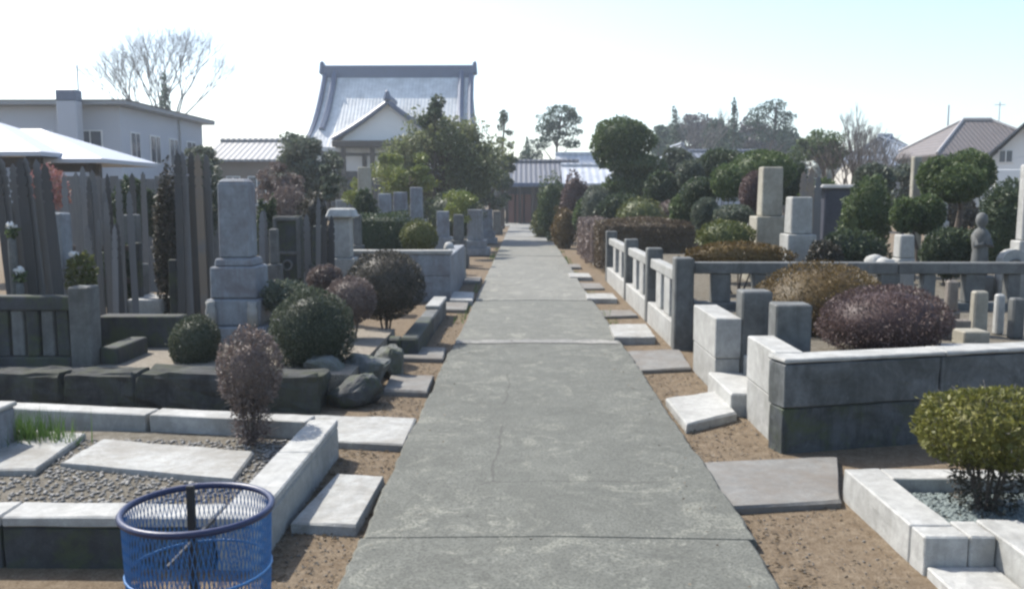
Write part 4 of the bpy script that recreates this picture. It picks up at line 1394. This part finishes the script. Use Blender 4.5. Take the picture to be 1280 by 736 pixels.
def bare_tree(base, H, W_, label, seed, levels=5, r=.12, mat=None, name='bare_tree', group=None, first=.28, nb=3):
    g = np.random.default_rng(seed)
    t = thing(name, label, 'tree', base, group)
    segs = []

    def grow(p, d, L, r, lev):
        q = p + d * L + Vector(g.normal(size=3) * L * .05)
        segs.append(tube([p, (p + q) / 2 + Vector(g.normal(size=3) * L * .04), q], [r, r * .85, r * .68], 5 if lev < 2 else 3, False))
        if lev >= levels: return
        m = nb if lev else nb + 2
        for i in range(m):
            a = 6.283 * (i + g.uniform(-.3, .3)) / m
            sp = g.uniform(.25, .62) * (W_ if lev == 0 else W_ * .9)
            nd = d + (Vector((math.cos(a), math.sin(a), 0)) * sp) + Vector((0, 0, .12))
            nd.normalize()
            grow(q.lerp(p, g.uniform(0, .12)), nd, L * g.uniform(.62, .82), r * .58, lev + 1)
    tot = sum(.72 ** k for k in range(levels + 1))
    grow(Vector(base), Vector((0, 0, 1)), H / tot * 1.15, r, 0)
    segs_t, rest = segs[0], segs[1:]
    part('trunk', segs_t, mat or BARK_G, t)
    part('branches', join(*rest), mat or BARK_G, t)
    return t


bare_tree((zx(198, 66), 66, 0), zz(36, 66) * .84, 1.0, 'wide bare tree with fine twigs rising behind the left house', 34, 7, .24)
bare_tree((zx(872, 72), 72, 0), zz(134, 72) * .85, .9, 'hazy bare tree on the far skyline behind the grey roofs', 22, 5, .16)
bare_tree((zx(1068, 52), 52, 0), zz(136, 52) * .8, .5, 'narrow bare tree against the pale right sky', 23, 5, .14)
bare_tree((zx(1086, 54), 54, 0), zz(158, 54) * .8, .6, 'shorter bare tree right of the narrow one', 24, 5, .12)
bare_tree((zx(1052, 26), 26, 0), zz(186, 26), 1.2, 'dark spreading leafless tree behind the dark blue slab', 25, 5, .09, BARK)
bare_tree((zx(1100, 30), 30, 0), zz(196, 30), 1.1, 'grey leafless tree before the far blue roofs', 26, 5, .08)

# massed trees of the far right skyline and dark growth between the left graves
FAR_MV = m_leaf('far bare twigs', [(.09, .08, .085), (.13, .115, .115), (.17, .155, .15)])
for k, (a, b, c, d, Y, m, lb) in enumerate((
        (812, 856, 148, 214, 80, LF_PI, 'dark tree mass at the left end of the far right skyline'),
        (846, 890, 142, 212, 82, FAR_MV, 'greyish leafless tree mass between far conifers'),
        (880, 928, 148, 212, 80, LF_PI, 'dark green tree mass behind the wide grey roof'),
        (918, 966, 150, 214, 82, FAR_MV, 'brownish tree mass left of the large far pine'),
        (956, 1006, 156, 216, 84, LF_PI, 'dark tree mass below the large far pine'))):
    ptree(a, b, c, d, Y, None, n_clump=30, leaf=.34, per=190, mat=m, label=lb, trunk_r=.2, seed=60 + k, clump=.5)
bush(322, 352, 246, 352, 11.9, LF_DK, 'tall dark shrub between the tall tombstone and the framed stele', 3600, .05, 95, 0, 3, 1, amp=.25)
bush(372, 414, 248, 350, 12.9, LF_DB, 'dark brown shrub right of the framed stele', 4200, .05, 96, 0, 3, 1, amp=.25)
bush(338, 384, 232, 300, 14.5, LF_MV, 'brown twiggy shrub above the framed stele', 3200, .05, 97, 0, 4, 1, amp=.3, shell=.4, core=.5, tw=500)
bush(236, 274, 196, 300, 11.6, LF_GG, 'grey green upright shrub left of the tall tombstone', 3600, .05, 98, 0, 4, 1, amp=.3, shell=.45, core=.5)
bush(440, 470, 238, 300, 16.8, LF_DK, 'dark shrub left of the three pale blue tombstones', 2600, .06, 99, 0, 3, 1, amp=.2)
bush(528, 600, 240, 300, 26, LF_DK, 'dark low shrubbery under the big olive tree', 4200, .08, 100, 0, 4, .8, amp=.25)
bush(140, 200, 226, 300, 12.6, LF_DK, 'dark evergreen shrub behind the dense tablet row', 3000, .06, 101, 0, 3, .7, amp=.2)
# more clipped growth merging into one mass right of the path
for k, (a, b, c, d, Y, m, lb) in enumerate((
        (836, 880, 236, 292, 19.2, LF_GR, 'green clipped bush at the right end of the brown hedge'),
        (806, 850, 214, 262, 23.5, LF_DK, 'dark clipped bush right of the cloud pruned tree foot'),
        (868, 930, 186, 226, 24, LF_DK, 'dark evergreen mound under the wide grey roof'),
        (826, 866, 186, 226, 30, LF_GG, 'grey green bush under the small grey roof'),
        (960, 1012, 204, 258, 18.6, LF_DK, 'dark evergreen right of the broad green dome tree'),
        (1000, 1050, 222, 290, 17.4, LF_GR, 'green shrub behind the wooden tablets at right'),
        (1066, 1116, 204, 250, 19, LF_GG, 'pale green shrub under the leafless trees'),
        (752, 800, 240, 280, 24, LF_DK, 'dark bush at the foot of the cloud pruned tree'),
        (716, 752, 248, 292, 27, LF_GR, 'green bush behind the mauve hedge corner'),
        (1156, 1222, 238, 300, 17.5, LF_DB, 'brownish evergreen hedge far behind the clipped tree trunk'),
        (1232, 1300, 226, 290, 18.5, LF_DK, 'dark hedge shrub under the white boundary wall'),
        (1010, 1052, 300, 345, 10.9, LF_DB, 'brownish low shrub against the cross fence'))):
    bush(a, b, c, d, Y, m, lb, 3200, .0042 * Y, 130 + k, 0, 3, .9, amp=.2, sharp=12, shell=.65, core=.7)
for i, px in enumerate((323, 331, 384, 394, 402, 411)):
    Y = 11.0 + .1 * (i % 3)
    sotoba(px, Y, zz(262 + rng.uniform(-20, 18), Y), 0, rng.uniform(.06, .09), random.choice((WOOD_G, WOOD_D, WOOD_P)), ORD[i] + ' from left of the thin tablets flanking the framed stele', 'tablets flanking the framed stele', tilt=rng.uniform(-.03, .03))
for i in range(5):
    px = 112 + i * 9 + rng.uniform(-3, 3)
    Y = 8.75 + .1 * (i % 3)
    sotoba(px, Y, zz(262 + rng.uniform(-20, 34), Y), .2, rng.uniform(.05, .08), random.choice((WOOD_G, WOOD_D, WOOD_P)), ORD[i] + ' from left of the short tablets before the dense row', 'short tablets before the dense row', tilt=rng.uniform(-.04, .04))
px_tomb(150, 176, 268, 330, 10.3, GRAN_G, 'grey tombstone peeping through the tablet rows', .1, nst=2)
px_tomb(334, 348, 286, 330, 10.6, GRAN_G, 'narrow grey tombstone left of the framed stele', .1, nst=2)
px_tomb(388, 406, 282, 330, 11.2, GRAN_D, 'dark narrow tombstone right of the framed stele', .1, nst=2)
px_tomb(440, 452, 268, 306, 13.9, GRAN_G, 'grey post grave before the dark box hedge', .35, nst=1)
# far belt of trees that closes the view
gs = []
for i in range(150):
    px = -160 + i * 10.6 + rng.uniform(-6, 6)
    Y = 98 + rng.uniform(0, 16)
    h_ = zz(222 - 16 * rng.uniform(0, 1) - (10 if px > 800 else 0), Y)
    gs.append(foliage((zx(px, Y), Y, h_ * .5), (rng.uniform(.9, 2.2), 1.5, h_ * .52), 260, .5, 300 + i, .35, .6, .8, 10, 1.2))
solo('distant_trees', cat_np(*gs), FAR_LF, 'far low belt of trees closing the horizon', 'trees', kind='stuff')

# ------------------------------------------------------------------ buildings


def quad(*p):
    return np.array([tuple(v) for v in p]), [tuple(range(len(p)))]


def thick(V, F, d):
    """give a sheet thickness downwards"""
    V = np.asarray(V, float)
    n = len(V)
    V2 = np.vstack([V, V - np.array([0, 0, d])])
    E = {}
    for f in F:
        for i in range(len(f)):
            e = (f[i], f[(i + 1) % len(f)])
            if (e[1], e[0]) in E: del E[(e[1], e[0])]
            else: E[e] = 1
    F2 = [tuple(f) for f in F] + [tuple(i + n for i in f[::-1]) for f in F] + [(a, a + n, b + n, b) for a, b in E]
    return V2, F2


# temple hall
ty = 64.0
TX0, TX1 = zx(410, ty), zx(591, ty)
tcx = (TX0 + TX1) / 2
RZ = zz(90, ty)
EZ = zz(186, 59)
T = thing('temple', 'temple hall with great silver tiled roof, dark ridge and front gable', 'temple', (tcx, ty, 0))
hw = (TX1 - TX0) / 2
nprof = 9
V, F = [], []
rows = []
for i in range(nprof):
    s = i / (nprof - 1)
    z = RZ - (RZ - EZ) * (s ** .82 if False else (1.28 * s - .28 * s * s))
    y = 5.2 * s
    e = hw + .12 * s + .35 * s ** 4
    rows.append((y, z, e))
nx = 9
for sgn in (-1, 1):
    o = len(V)
    for y, z, e in rows:
        for j in range(nx):
            u = -1 + 2 * j / (nx - 1)
            lift = .35 * abs(u) ** 4 * (y / 5.2) ** 2
            V.append((tcx + e * u, ty + sgn * y, z + lift))
    for i in range(nprof - 1):
        for j in range(nx - 1):
            q = (o + i * nx + j, o + i * nx + j + 1, o + (i + 1) * nx + j + 1, o + (i + 1) * nx + j)
            F.append(q if sgn > 0 else q[::-1])
V, F = thick(V, F, .28)
part('roof', (V, F), TILE, T)
part('ridge', box(TX0 - .15, TX1 + .15, ty - .35, ty + .35, RZ - .5, RZ + .45, .08), TILE_D, T)
for s in (-1, 1):
    part('ridge_end', box(tcx + s * (hw + .18) - .2, tcx + s * (hw + .18) + .2, ty - .45, ty + .45, RZ - .2, RZ + .75, .1, top=(.6, .8)), TILE_D, T)
    pts = [(tcx + s * (e - .75), ty - y, z + .22) for y, z, e in rows[:7]]
    part('descending_ridge', tube(pts, .22, 6), TILE_D, T)
    pts = [(tcx + s * (e - .05), ty - y, z + .12) for y, z, e in rows]
    part('verge', tube(pts, .2, 6), TILE_D, T)
part('wall', box(tcx - 5.2, tcx + 5.2, ty - 4.6, ty + 4.6, 0, EZ + .3, .02), DKWALL, T)
part('plaster_band', box(tcx - 5.1, tcx + 5.1, ty - 4.68, ty - 4.605, 3.3, 4.3, .01), PLAST, T)
for i in range(7):
    x = tcx - 5.1 + 1.7 * i
    part('pillar', box(x - .14, x + .14, ty - 4.85, ty - 4.57 - .04 + .0, 0, EZ + .1, .02), TIMBER, T)
for i in range(6):
    x = tcx - 4.25 + 1.7 * i
    dr = part('door', box(x - .7, x + .7, ty - 4.66, ty - 4.606, .4, 2.9, .01), TIMBER, T)
    for a in (-.35, .35):
        part('pane', box(x + a - .3, x + a + .3, ty - 4.68, ty - 4.662, 1.0, 2.7, .004), GLASS, dr)
# front gable over the entrance
gy = 58.4
ga = at(487, 126, gy)
gl, gr = at(424, 168, gy), at(548, 168, gy)
gw = (gr.x - gl.x) / 2
gcx = (gl.x + gr.x) / 2
gb = gl.z


def gprof(u):
    return ga.z - (ga.z - gb) * (1.18 * abs(u) - .18 * u * u)


us = np.linspace(-1.12, 1.12, 15)
V, F = [], []
for u in us:
    for yy in (gy - .35, ty - 1.6):
        V.append((gcx + gw * u, yy, gprof(u)))
for i in range(14):
    F.append((2 * i, 2 * i + 2, 2 * i + 3, 2 * i + 1))
part('gable_roof', thick(V, F, .2), TILE_L, T)
part('bargeboard', tube([(gcx + gw * u, gy - .38, gprof(u) - .12) for u in us], .17, 6), TILE_D, T)
part('gable_ridge', tube([(gcx, gy - .5, ga.z + .18), (gcx, ty - 2.6, ga.z + .18)], .2, 6), TILE_D, T)
part('gable_crest', box(gcx - .28, gcx + .28, gy - .62, gy - .3, ga.z - .05, ga.z + .62, .1, top=(.4, .8)), TILE_D, T)
V = [(gcx + gw * u * .93, gy, gprof(u) - .2) for u in us[1:-1]]
V = np.array(V + [(gcx + gw, gy, gb - .6), (gcx - gw, gy, gb - .6)])
F = [tuple(range(len(V)))[::-1]]
part('gable_wall', (V, F), PLAST, T)
part('porch_eave', box(gcx - gw * 1.1, gcx + gw * 1.1, gy - .9, gy + .9, gb - .85, gb - .45, .06), TIMBER, T)
for s in (-.9, -.32, .32, .9):
    part('porch_post', box(gcx + gw * s - .14, gcx + gw * s + .14, gy - .5, gy - .2, 0, gb - .84, .02), TIMBER, T)


def windows(parent, rects, plane, axis, glass=GLASS, frame=PLAST, out=-1):
    """rects (a0, a1, z0, z1) on a wall: frame proud of the wall, pane in it"""
    for a0, a1, z0, z1 in rects:
        if axis == 'x':
            f = part('window', box(a0 - .06, a1 + .06, plane - .05, plane - .002, z0 - .06, z1 + .06, .01), frame, parent)
            part('pane', box(a0, a1, plane - .06, plane - .052, z0, z1, 0), glass, f)
            part('mullion', box((a0 + a1) / 2 - .025, (a0 + a1) / 2 + .025, plane - .075, plane - .062, z0, z1, 0), frame, f)
        else:
            s = out
            lo, hi = sorted((plane + s * .002, plane + s * .05))
            f = part('window', box(lo, hi, a0 - .06, a1 + .06, z0 - .06, z1 + .06, .01), frame, parent)
            lo, hi = sorted((plane + s * .052, plane + s * .06))
            part('pane', box(lo, hi, a0, a1, z0, z1, 0), glass, f)
            lo, hi = sorted((plane + s * .062, plane + s * .075))
            part('mullion', box(lo, hi, (a0 + a1) / 2 - .025, (a0 + a1) / 2 + .025, z0, z1, 0), frame, f)


# left two storey house
hx = -18.6
H1 = thing('house', 'pale two storey house with flat hipped roof behind the left graves', 'house', (hx - 5, 46, 0))
part('wall', box(hx - 11, hx, 41, 51.5, 0, 5.75, .02), WALL_B, H1)
part('fascia', box(hx - 11.5, hx + .55, 40.4, 52.1, 5.755, 5.98, .03), METAL, H1)
V = [(hx - 11.6, 40.3, 5.98), (hx + .65, 40.3, 5.98), (hx + .65, 52.2, 5.98), (hx - 11.6, 52.2, 5.98), (hx - 8, 44, 6.25), (hx - 3, 44, 6.25), (hx - 3, 48.5, 6.25), (hx - 8, 48.5, 6.25)]
F = [(0, 1, 5, 4), (1, 2, 6, 5), (2, 3, 7, 6), (3, 0, 4, 7), (4, 5, 6, 7)]
part('roof', (np.array(V), F), TILE_G, H1)
windows(H1, [(42.0, 42.9, 3.3, 4.6), (44.2, 45.3, 3.3, 4.6), (46.6, 47.6, 3.3, 4.6), (49.0, 50.2, 3.3, 4.6), (42.2, 43.4, .9, 2.1), (45.2, 46.6, .9, 2.1), (48.6, 50, .9, 2.1)], hx, 'y', GLASS, PLAST, 1)
windows(H1, [(hx - 1.9, hx - .9, 3.3, 4.6), (hx - 4.6, hx - 3.2, 3.3, 4.6), (hx - 7.4, hx - 6.0, 3.3, 4.6)], 41, 'x')
part('balcony', box(hx - 11, hx - 5.4, 40.1, 40.99, 2.4, 3.2, .03), METAL, H1)
part('downpipe', tube([(hx + .08, 47.9, 0), (hx + .08, 47.9, 5.7)], .05, 6), METAL, H1)
cx_ = zx(93, 40)
part('chimney', box(cx_ - .45, cx_ + .45, 39.7, 40.28, 0, zz(126, 40), .03), WALL_B, H1)
part('chimney_cap', box(cx_ - .45, cx_ + .45, 39.68, 40.3, zz(126, 40) + .002, zz(112, 40), .03), TILE_D, H1)
part('antenna', tube([(zx(105, 44), 44, 6.2), (zx(105, 44), 44, zz(80, 44))], .035, 5), METAL, H1)
part('antenna', tube([(zx(2, 44), 44, 6.2), (zx(2, 44), 44, zz(108, 44))], .035, 5), METAL, H1)

# white roofed pavilion
PV = thing('pavilion', 'open pavilion with bright white hipped roof behind the left tablets', 'pavilion', (zx(10, 18), 18, 0))


def hip(x0, x1, y0, y1, z0, z1, r0, r1, d=.08):
    ym = (y0 + y1) / 2
    V = [(x0, y0, z0), (x1, y0, z0), (x1, y1, z0), (x0, y1, z0), (r0, ym, z1), (r1, ym, z1)]
    return thick(V, [(0, 1, 5, 4), (1, 2, 5), (2, 3, 4, 5), (3, 0, 4)], d)


pz0, pz1 = zz(189, 16.2), zz(150, 18)
part('roof', hip(zx(-110, 16.2), zx(54, 16.2), 16.2, 19.4, pz0, pz1, zx(-30, 18.2), zx(8, 18.2)), ROOF_W, PV)
part('lower_roof', hip(zx(38, 16.8), zx(130, 16.8), 16.8, 19.4, zz(198, 16.8), zz(163, 18.6), zx(40, 18.6), zx(72, 18.6)), ROOF_W, PV)
for px, Y in ((56, 16.6), (124, 17.2), (40, 18.9), (118, 18.9), (-90, 16.6)):
    part('post', box(zx(px, Y) - .06, zx(px, Y) + .06, Y - .06, Y + .06, 0, zz(198, Y) - .1, .01), TIMBER, PV)
part('beam', box(zx(-90, 16.6), zx(56, 16.6), 16.5, 16.62, pz0 - .28, pz0 - .09, .01), TIMBER, PV)
part('beam', box(zx(60, 17.2), zx(124, 17.2), 17.14, 17.26, zz(198, 17.2) - .26, zz(198, 17.2) - .1, .01), TIMBER, PV)

# weathered board fence behind the tablets
BF = thing('board_fence', 'weathered grey board fence behind the tablet rows', 'fence', (-8, 14.5, 0))
for i in range(16):
    xx = zx(60, 14.2) + i * .145
    part('board', box(xx, xx + .135, 14.2, 14.222, .05, zz(222, 14.2) + rng.uniform(-.03, .03), .003), random.choice((WOOD_G, WOOD_D, WOOD_G)), BF)
part('rail', box(zx(60, 14.2), zx(60, 14.2) + 16 * .145, 14.225, 14.27, 1.5, 1.58, .004), WOOD_D, BF)
part('rail', box(zx(60, 14.2), zx(60, 14.2) + 16 * .145, 14.225, 14.27, .5, .58, .004), WOOD_D, BF)


def gable_house(x0, x1, y0, y1, ze, zr, wall, roof, label, ridge='x', name='house', over=.5, wins=(), group=None, ridge_mat=None):
    t = thing(name, label, 'house', ((x0 + x1) / 2, (y0 + y1) / 2, 0), group)
    part('wall', box(x0, x1, y0, y1, 0, ze, .02), wall, t)
    xm, ym = (x0 + x1) / 2, (y0 + y1) / 2
    o = over
    if ridge == 'x':
        V = [(x0 - o, y0 - o, ze - .15), (x1 + o, y0 - o, ze - .15), (x1 + o, ym, zr), (x0 - o, ym, zr), (x1 + o, y1 + o, ze - .15), (x0 - o, y1 + o, ze - .15)]
        F = [(0, 1, 2, 3), (3, 2, 4, 5)]
        G = [((x0, y0, ze), (x0, y1, ze), (x0, ym, zr - .2)), ((x1, y1, ze), (x1, y0, ze), (x1, ym, zr - .2))]
        rp = [(x0 - o, ym, zr + .06), (x1 + o, ym, zr + .06)]
    elif ridge == 'y':
        V = [(x0 - o, y0 - o, ze - .15), (xm, y0 - o, zr), (xm, y1 + o, zr), (x0 - o, y1 + o, ze - .15), (x1 + o, y0 - o, ze - .15), (x1 + o, y1 + o, ze - .15)]
        F = [(0, 1, 2, 3), (1, 4, 5, 2)]
        G = [((x0, y0, ze), (x1, y0, ze), (xm, y0, zr - .2)), ((x1, y1, ze), (x0, y1, ze), (xm, y1, zr - .2))]
        rp = [(xm, y0 - o, zr + .06), (xm, y1 + o, zr + .06)]
    else:       # hipped
        k = (y1 - y0) * .42
        V = [(x0 - o, y0 - o, ze - .15), (x1 + o, y0 - o, ze - .15), (x1 + o, y1 + o, ze - .15), (x0 - o, y1 + o, ze - .15), (x0 + k, ym, zr), (x1 - k, ym, zr)]
        F = [(0, 1, 5, 4), (1, 2, 5), (2, 3, 4, 5), (3, 0, 4)]
        G = []
        rp = [(x0 + k, ym, zr + .06), (x1 - k, ym, zr + .06)]
        for a, b in ((0, 4), (3, 4), (1, 5), (2, 5)):
            part('hip_ridge', tube([Vector(V[a]) + Vector((0, 0, .05)), Vector(V[b]) + Vector((0, 0, .05))], .1, 5), ridge_mat or roof, t)
    part('roof', thick(V, F, .12), roof, t)
    part('ridge', tube(rp, .13, 6), ridge_mat or roof, t)
    for g_ in G:
        part('gable', (np.array(g_), [(0, 1, 2)]), wall, t)
    windows(t, wins, y0, 'x')
    return t


# hall at the end of the path
hy = 53
hl, hr = zx(632, hy), zx(702, hy)
gable_house(hl, hr + .6, hy, hy + 6, zz(228, hy), zz(203, hy + 3), DKWALL, m_tile('blue grey roof tile', (.13, .14, .17), 0, .3, .6), 'dark low hall with blue grey roof closing the path', 'x', 'hall', .6)
HD = thing('entrance_porch', 'red brown entrance panels of the hall at the path end', 'porch', (zx(652, hy), hy, 0))
for a, b in ((636, 643), (645, 654), (656, 664), (667, 676), (680, 690)):
    part('panel', box(zx(a, hy), zx(b, hy), hy - .2, hy - .05, .05, zz(243, hy), .01), REDDOOR if a < 660 else TIMBER, HD)
part('eave', box(hl - .5, hr + .5, hy - 1.6, hy - .64, zz(234, hy), zz(229, hy), .03), TILE_D, HD)
for a in (634, 650, 666, 690):
    part('post', box(zx(a, hy) - .08, zx(a, hy) + .08, hy - 1.4, hy - 1.24, 0, zz(234, hy) - .002, .01), TIMBER, HD)
gable_house(zx(716, 50), zx(752, 50), 50, 54, zz(226, 50), zz(206, 50), WALL_C, TILE_L, 'small house with bright pale roof right of the hall', 'x', over=.6)
gable_house(zx(704, 56), zx(744, 56), 57, 61, zz(212, 57), zz(192, 57), WALL_B, TILE_L, 'pale roofed house behind the bright roofed one', 'x', over=.4)
gable_house(zx(862, 60), zx(950, 60), 60, 66, zz(212, 60), zz(190, 63), WALL_B, m_tile('slate blue roof', (.20, .22, .26), 0, .3, .5), 'wide grey roofed house under the far skyline trees', 'x', over=.6)
gable_house(zx(826, 56), zx(868, 56), 55, 59, zz(204, 55), zz(184, 57), WALL_C, m_tile('pale grey roof', (.34, .36, .39), 0, .3, .45), 'small grey roofed house left of the wide one', 'y', over=.4)
gable_house(zx(270, 46), zx(346, 46), 46, 51, zz(196, 46), zz(176, 48), m_plain('brown wall', (.2, .16, .13), .8), m_tile('light grey roof', (.36, .36, .36), 0, .3, .6), 'low brown building with pale roof right of the left house', 'x', over=.5, wins=[(zx(285, 46), zx(300, 46), 1.2, 2.6), (zx(312, 46), zx(332, 46), 1.2, 2.6)])
# right houses
gable_house(zx(1176, 56), zx(1322, 56), 56, 62.5, zz(190, 55.5), zz(151, 59), WALL_C, TILE_G, 'house with large grey brown hipped roof at right', 'hip', over=.7, ridge_mat=m_plain('grey ridge', (.3, .28, .27), .6), wins=[(zx(1190, 56), zx(1206, 56), 2.9, 3.9), (zx(1212, 56), zx(1236, 56), 2.9, 3.9)])
wh = gable_house(zx(1286, 44), zx(1360, 44), 44, 50, zz(196, 44), zz(150, 44), PLAST, m_tile('dark grey roof', (.12, .13, .14), 1, .3, .5), 'white gabled house at the right picture edge', 'y', over=.5, wins=[(zx(1294, 44), zx(1308, 44), zz(202, 44), zz(188, 44))])
wh.rotation_euler.z = -R(30)
gable_house(zx(1092, 62), zx(1150, 62), 62, 67, zz(196, 62), zz(170, 64), WALL_B, m_tile('pale blue roof', (.38, .42, .47), 0, .3, .4), 'pale blue roofed house left of the hipped one', 'hip', over=.5)
gable_house(zx(1060, 58), zx(1104, 58), 57, 61, zz(204, 57), zz(192, 59), WALL_C, m_tile('dull blue roof', (.22, .25, .3), 0, .3, .5), 'low dull blue roof behind the bare trees at right', 'x', over=.4)
solo('garden_wall', box(zx(1244, 30), zx(1310, 30), 30, 30.2, 0, zz(212, 30), .02), PLAST, 'white boundary wall below the white gabled house', 'wall')
solo('utility_pole', tube([(zx(1180, 70), 70, 0), (zx(1180, 70), 70, zz(132, 70))], [.09, .05], 8), METAL, 'thin pole above the pale blue roof at right', 'pole')
solo('roof_antenna', join(tube([(zx(1243, 59), 59, zz(152, 59)), (zx(1243, 59), 59, zz(128, 59))], .03, 5), tube([(zx(1236, 59), 59, zz(132, 59)), (zx(1250, 59), 59, zz(132, 59))], .025, 5)), METAL, 'thin television antenna on the hipped roof at right', 'antenna')

# weeds along the path edges
pts = []
for i in range(1500):
    y = rng.uniform(6, 30)
    side = rng.integers(0, 2)
    if math.sin(y * 1.7 + side * 2) + math.sin(y * .6 + side) < .25: continue
    x = (PX0 - abs(rng.normal()) * .07 - .01) if side == 0 else (PX1 + abs(rng.normal()) * .07 + .01)
    a = rng.uniform(0, 6.28)
    d = Vector((math.cos(a), math.sin(a), 0)) * .006
    p = Vector((x, y, 0))
    pts += [p - d, p + d, p + Vector((rng.normal() * .03, rng.normal() * .03, rng.uniform(.03, .10)))]
solo('weeds', (np.array([p[:] for p in pts]), np.arange(len(pts)).reshape(-1, 3)), GRASS, 'sparse green weeds along both edges of the path', 'weeds', kind='stuff')

# thin spring haze
hz = NT('haze air')
pv = hz.n('ShaderNodeVolumePrincipled')
pv.inputs['Color'].default_value = (.88, .95, 1.0, 1)
pv.inputs['Density'].default_value = .0013
pv.inputs['Anisotropy'].default_value = .3
hz.l(pv.outputs[0], hz.out.inputs['Volume'])
solo('haze', box(-760, 760, -80, 960, -1.2, 16.5, 0), hz.m, 'thin pale haze in the air over the graveyard', 'haze', kind='stuff')
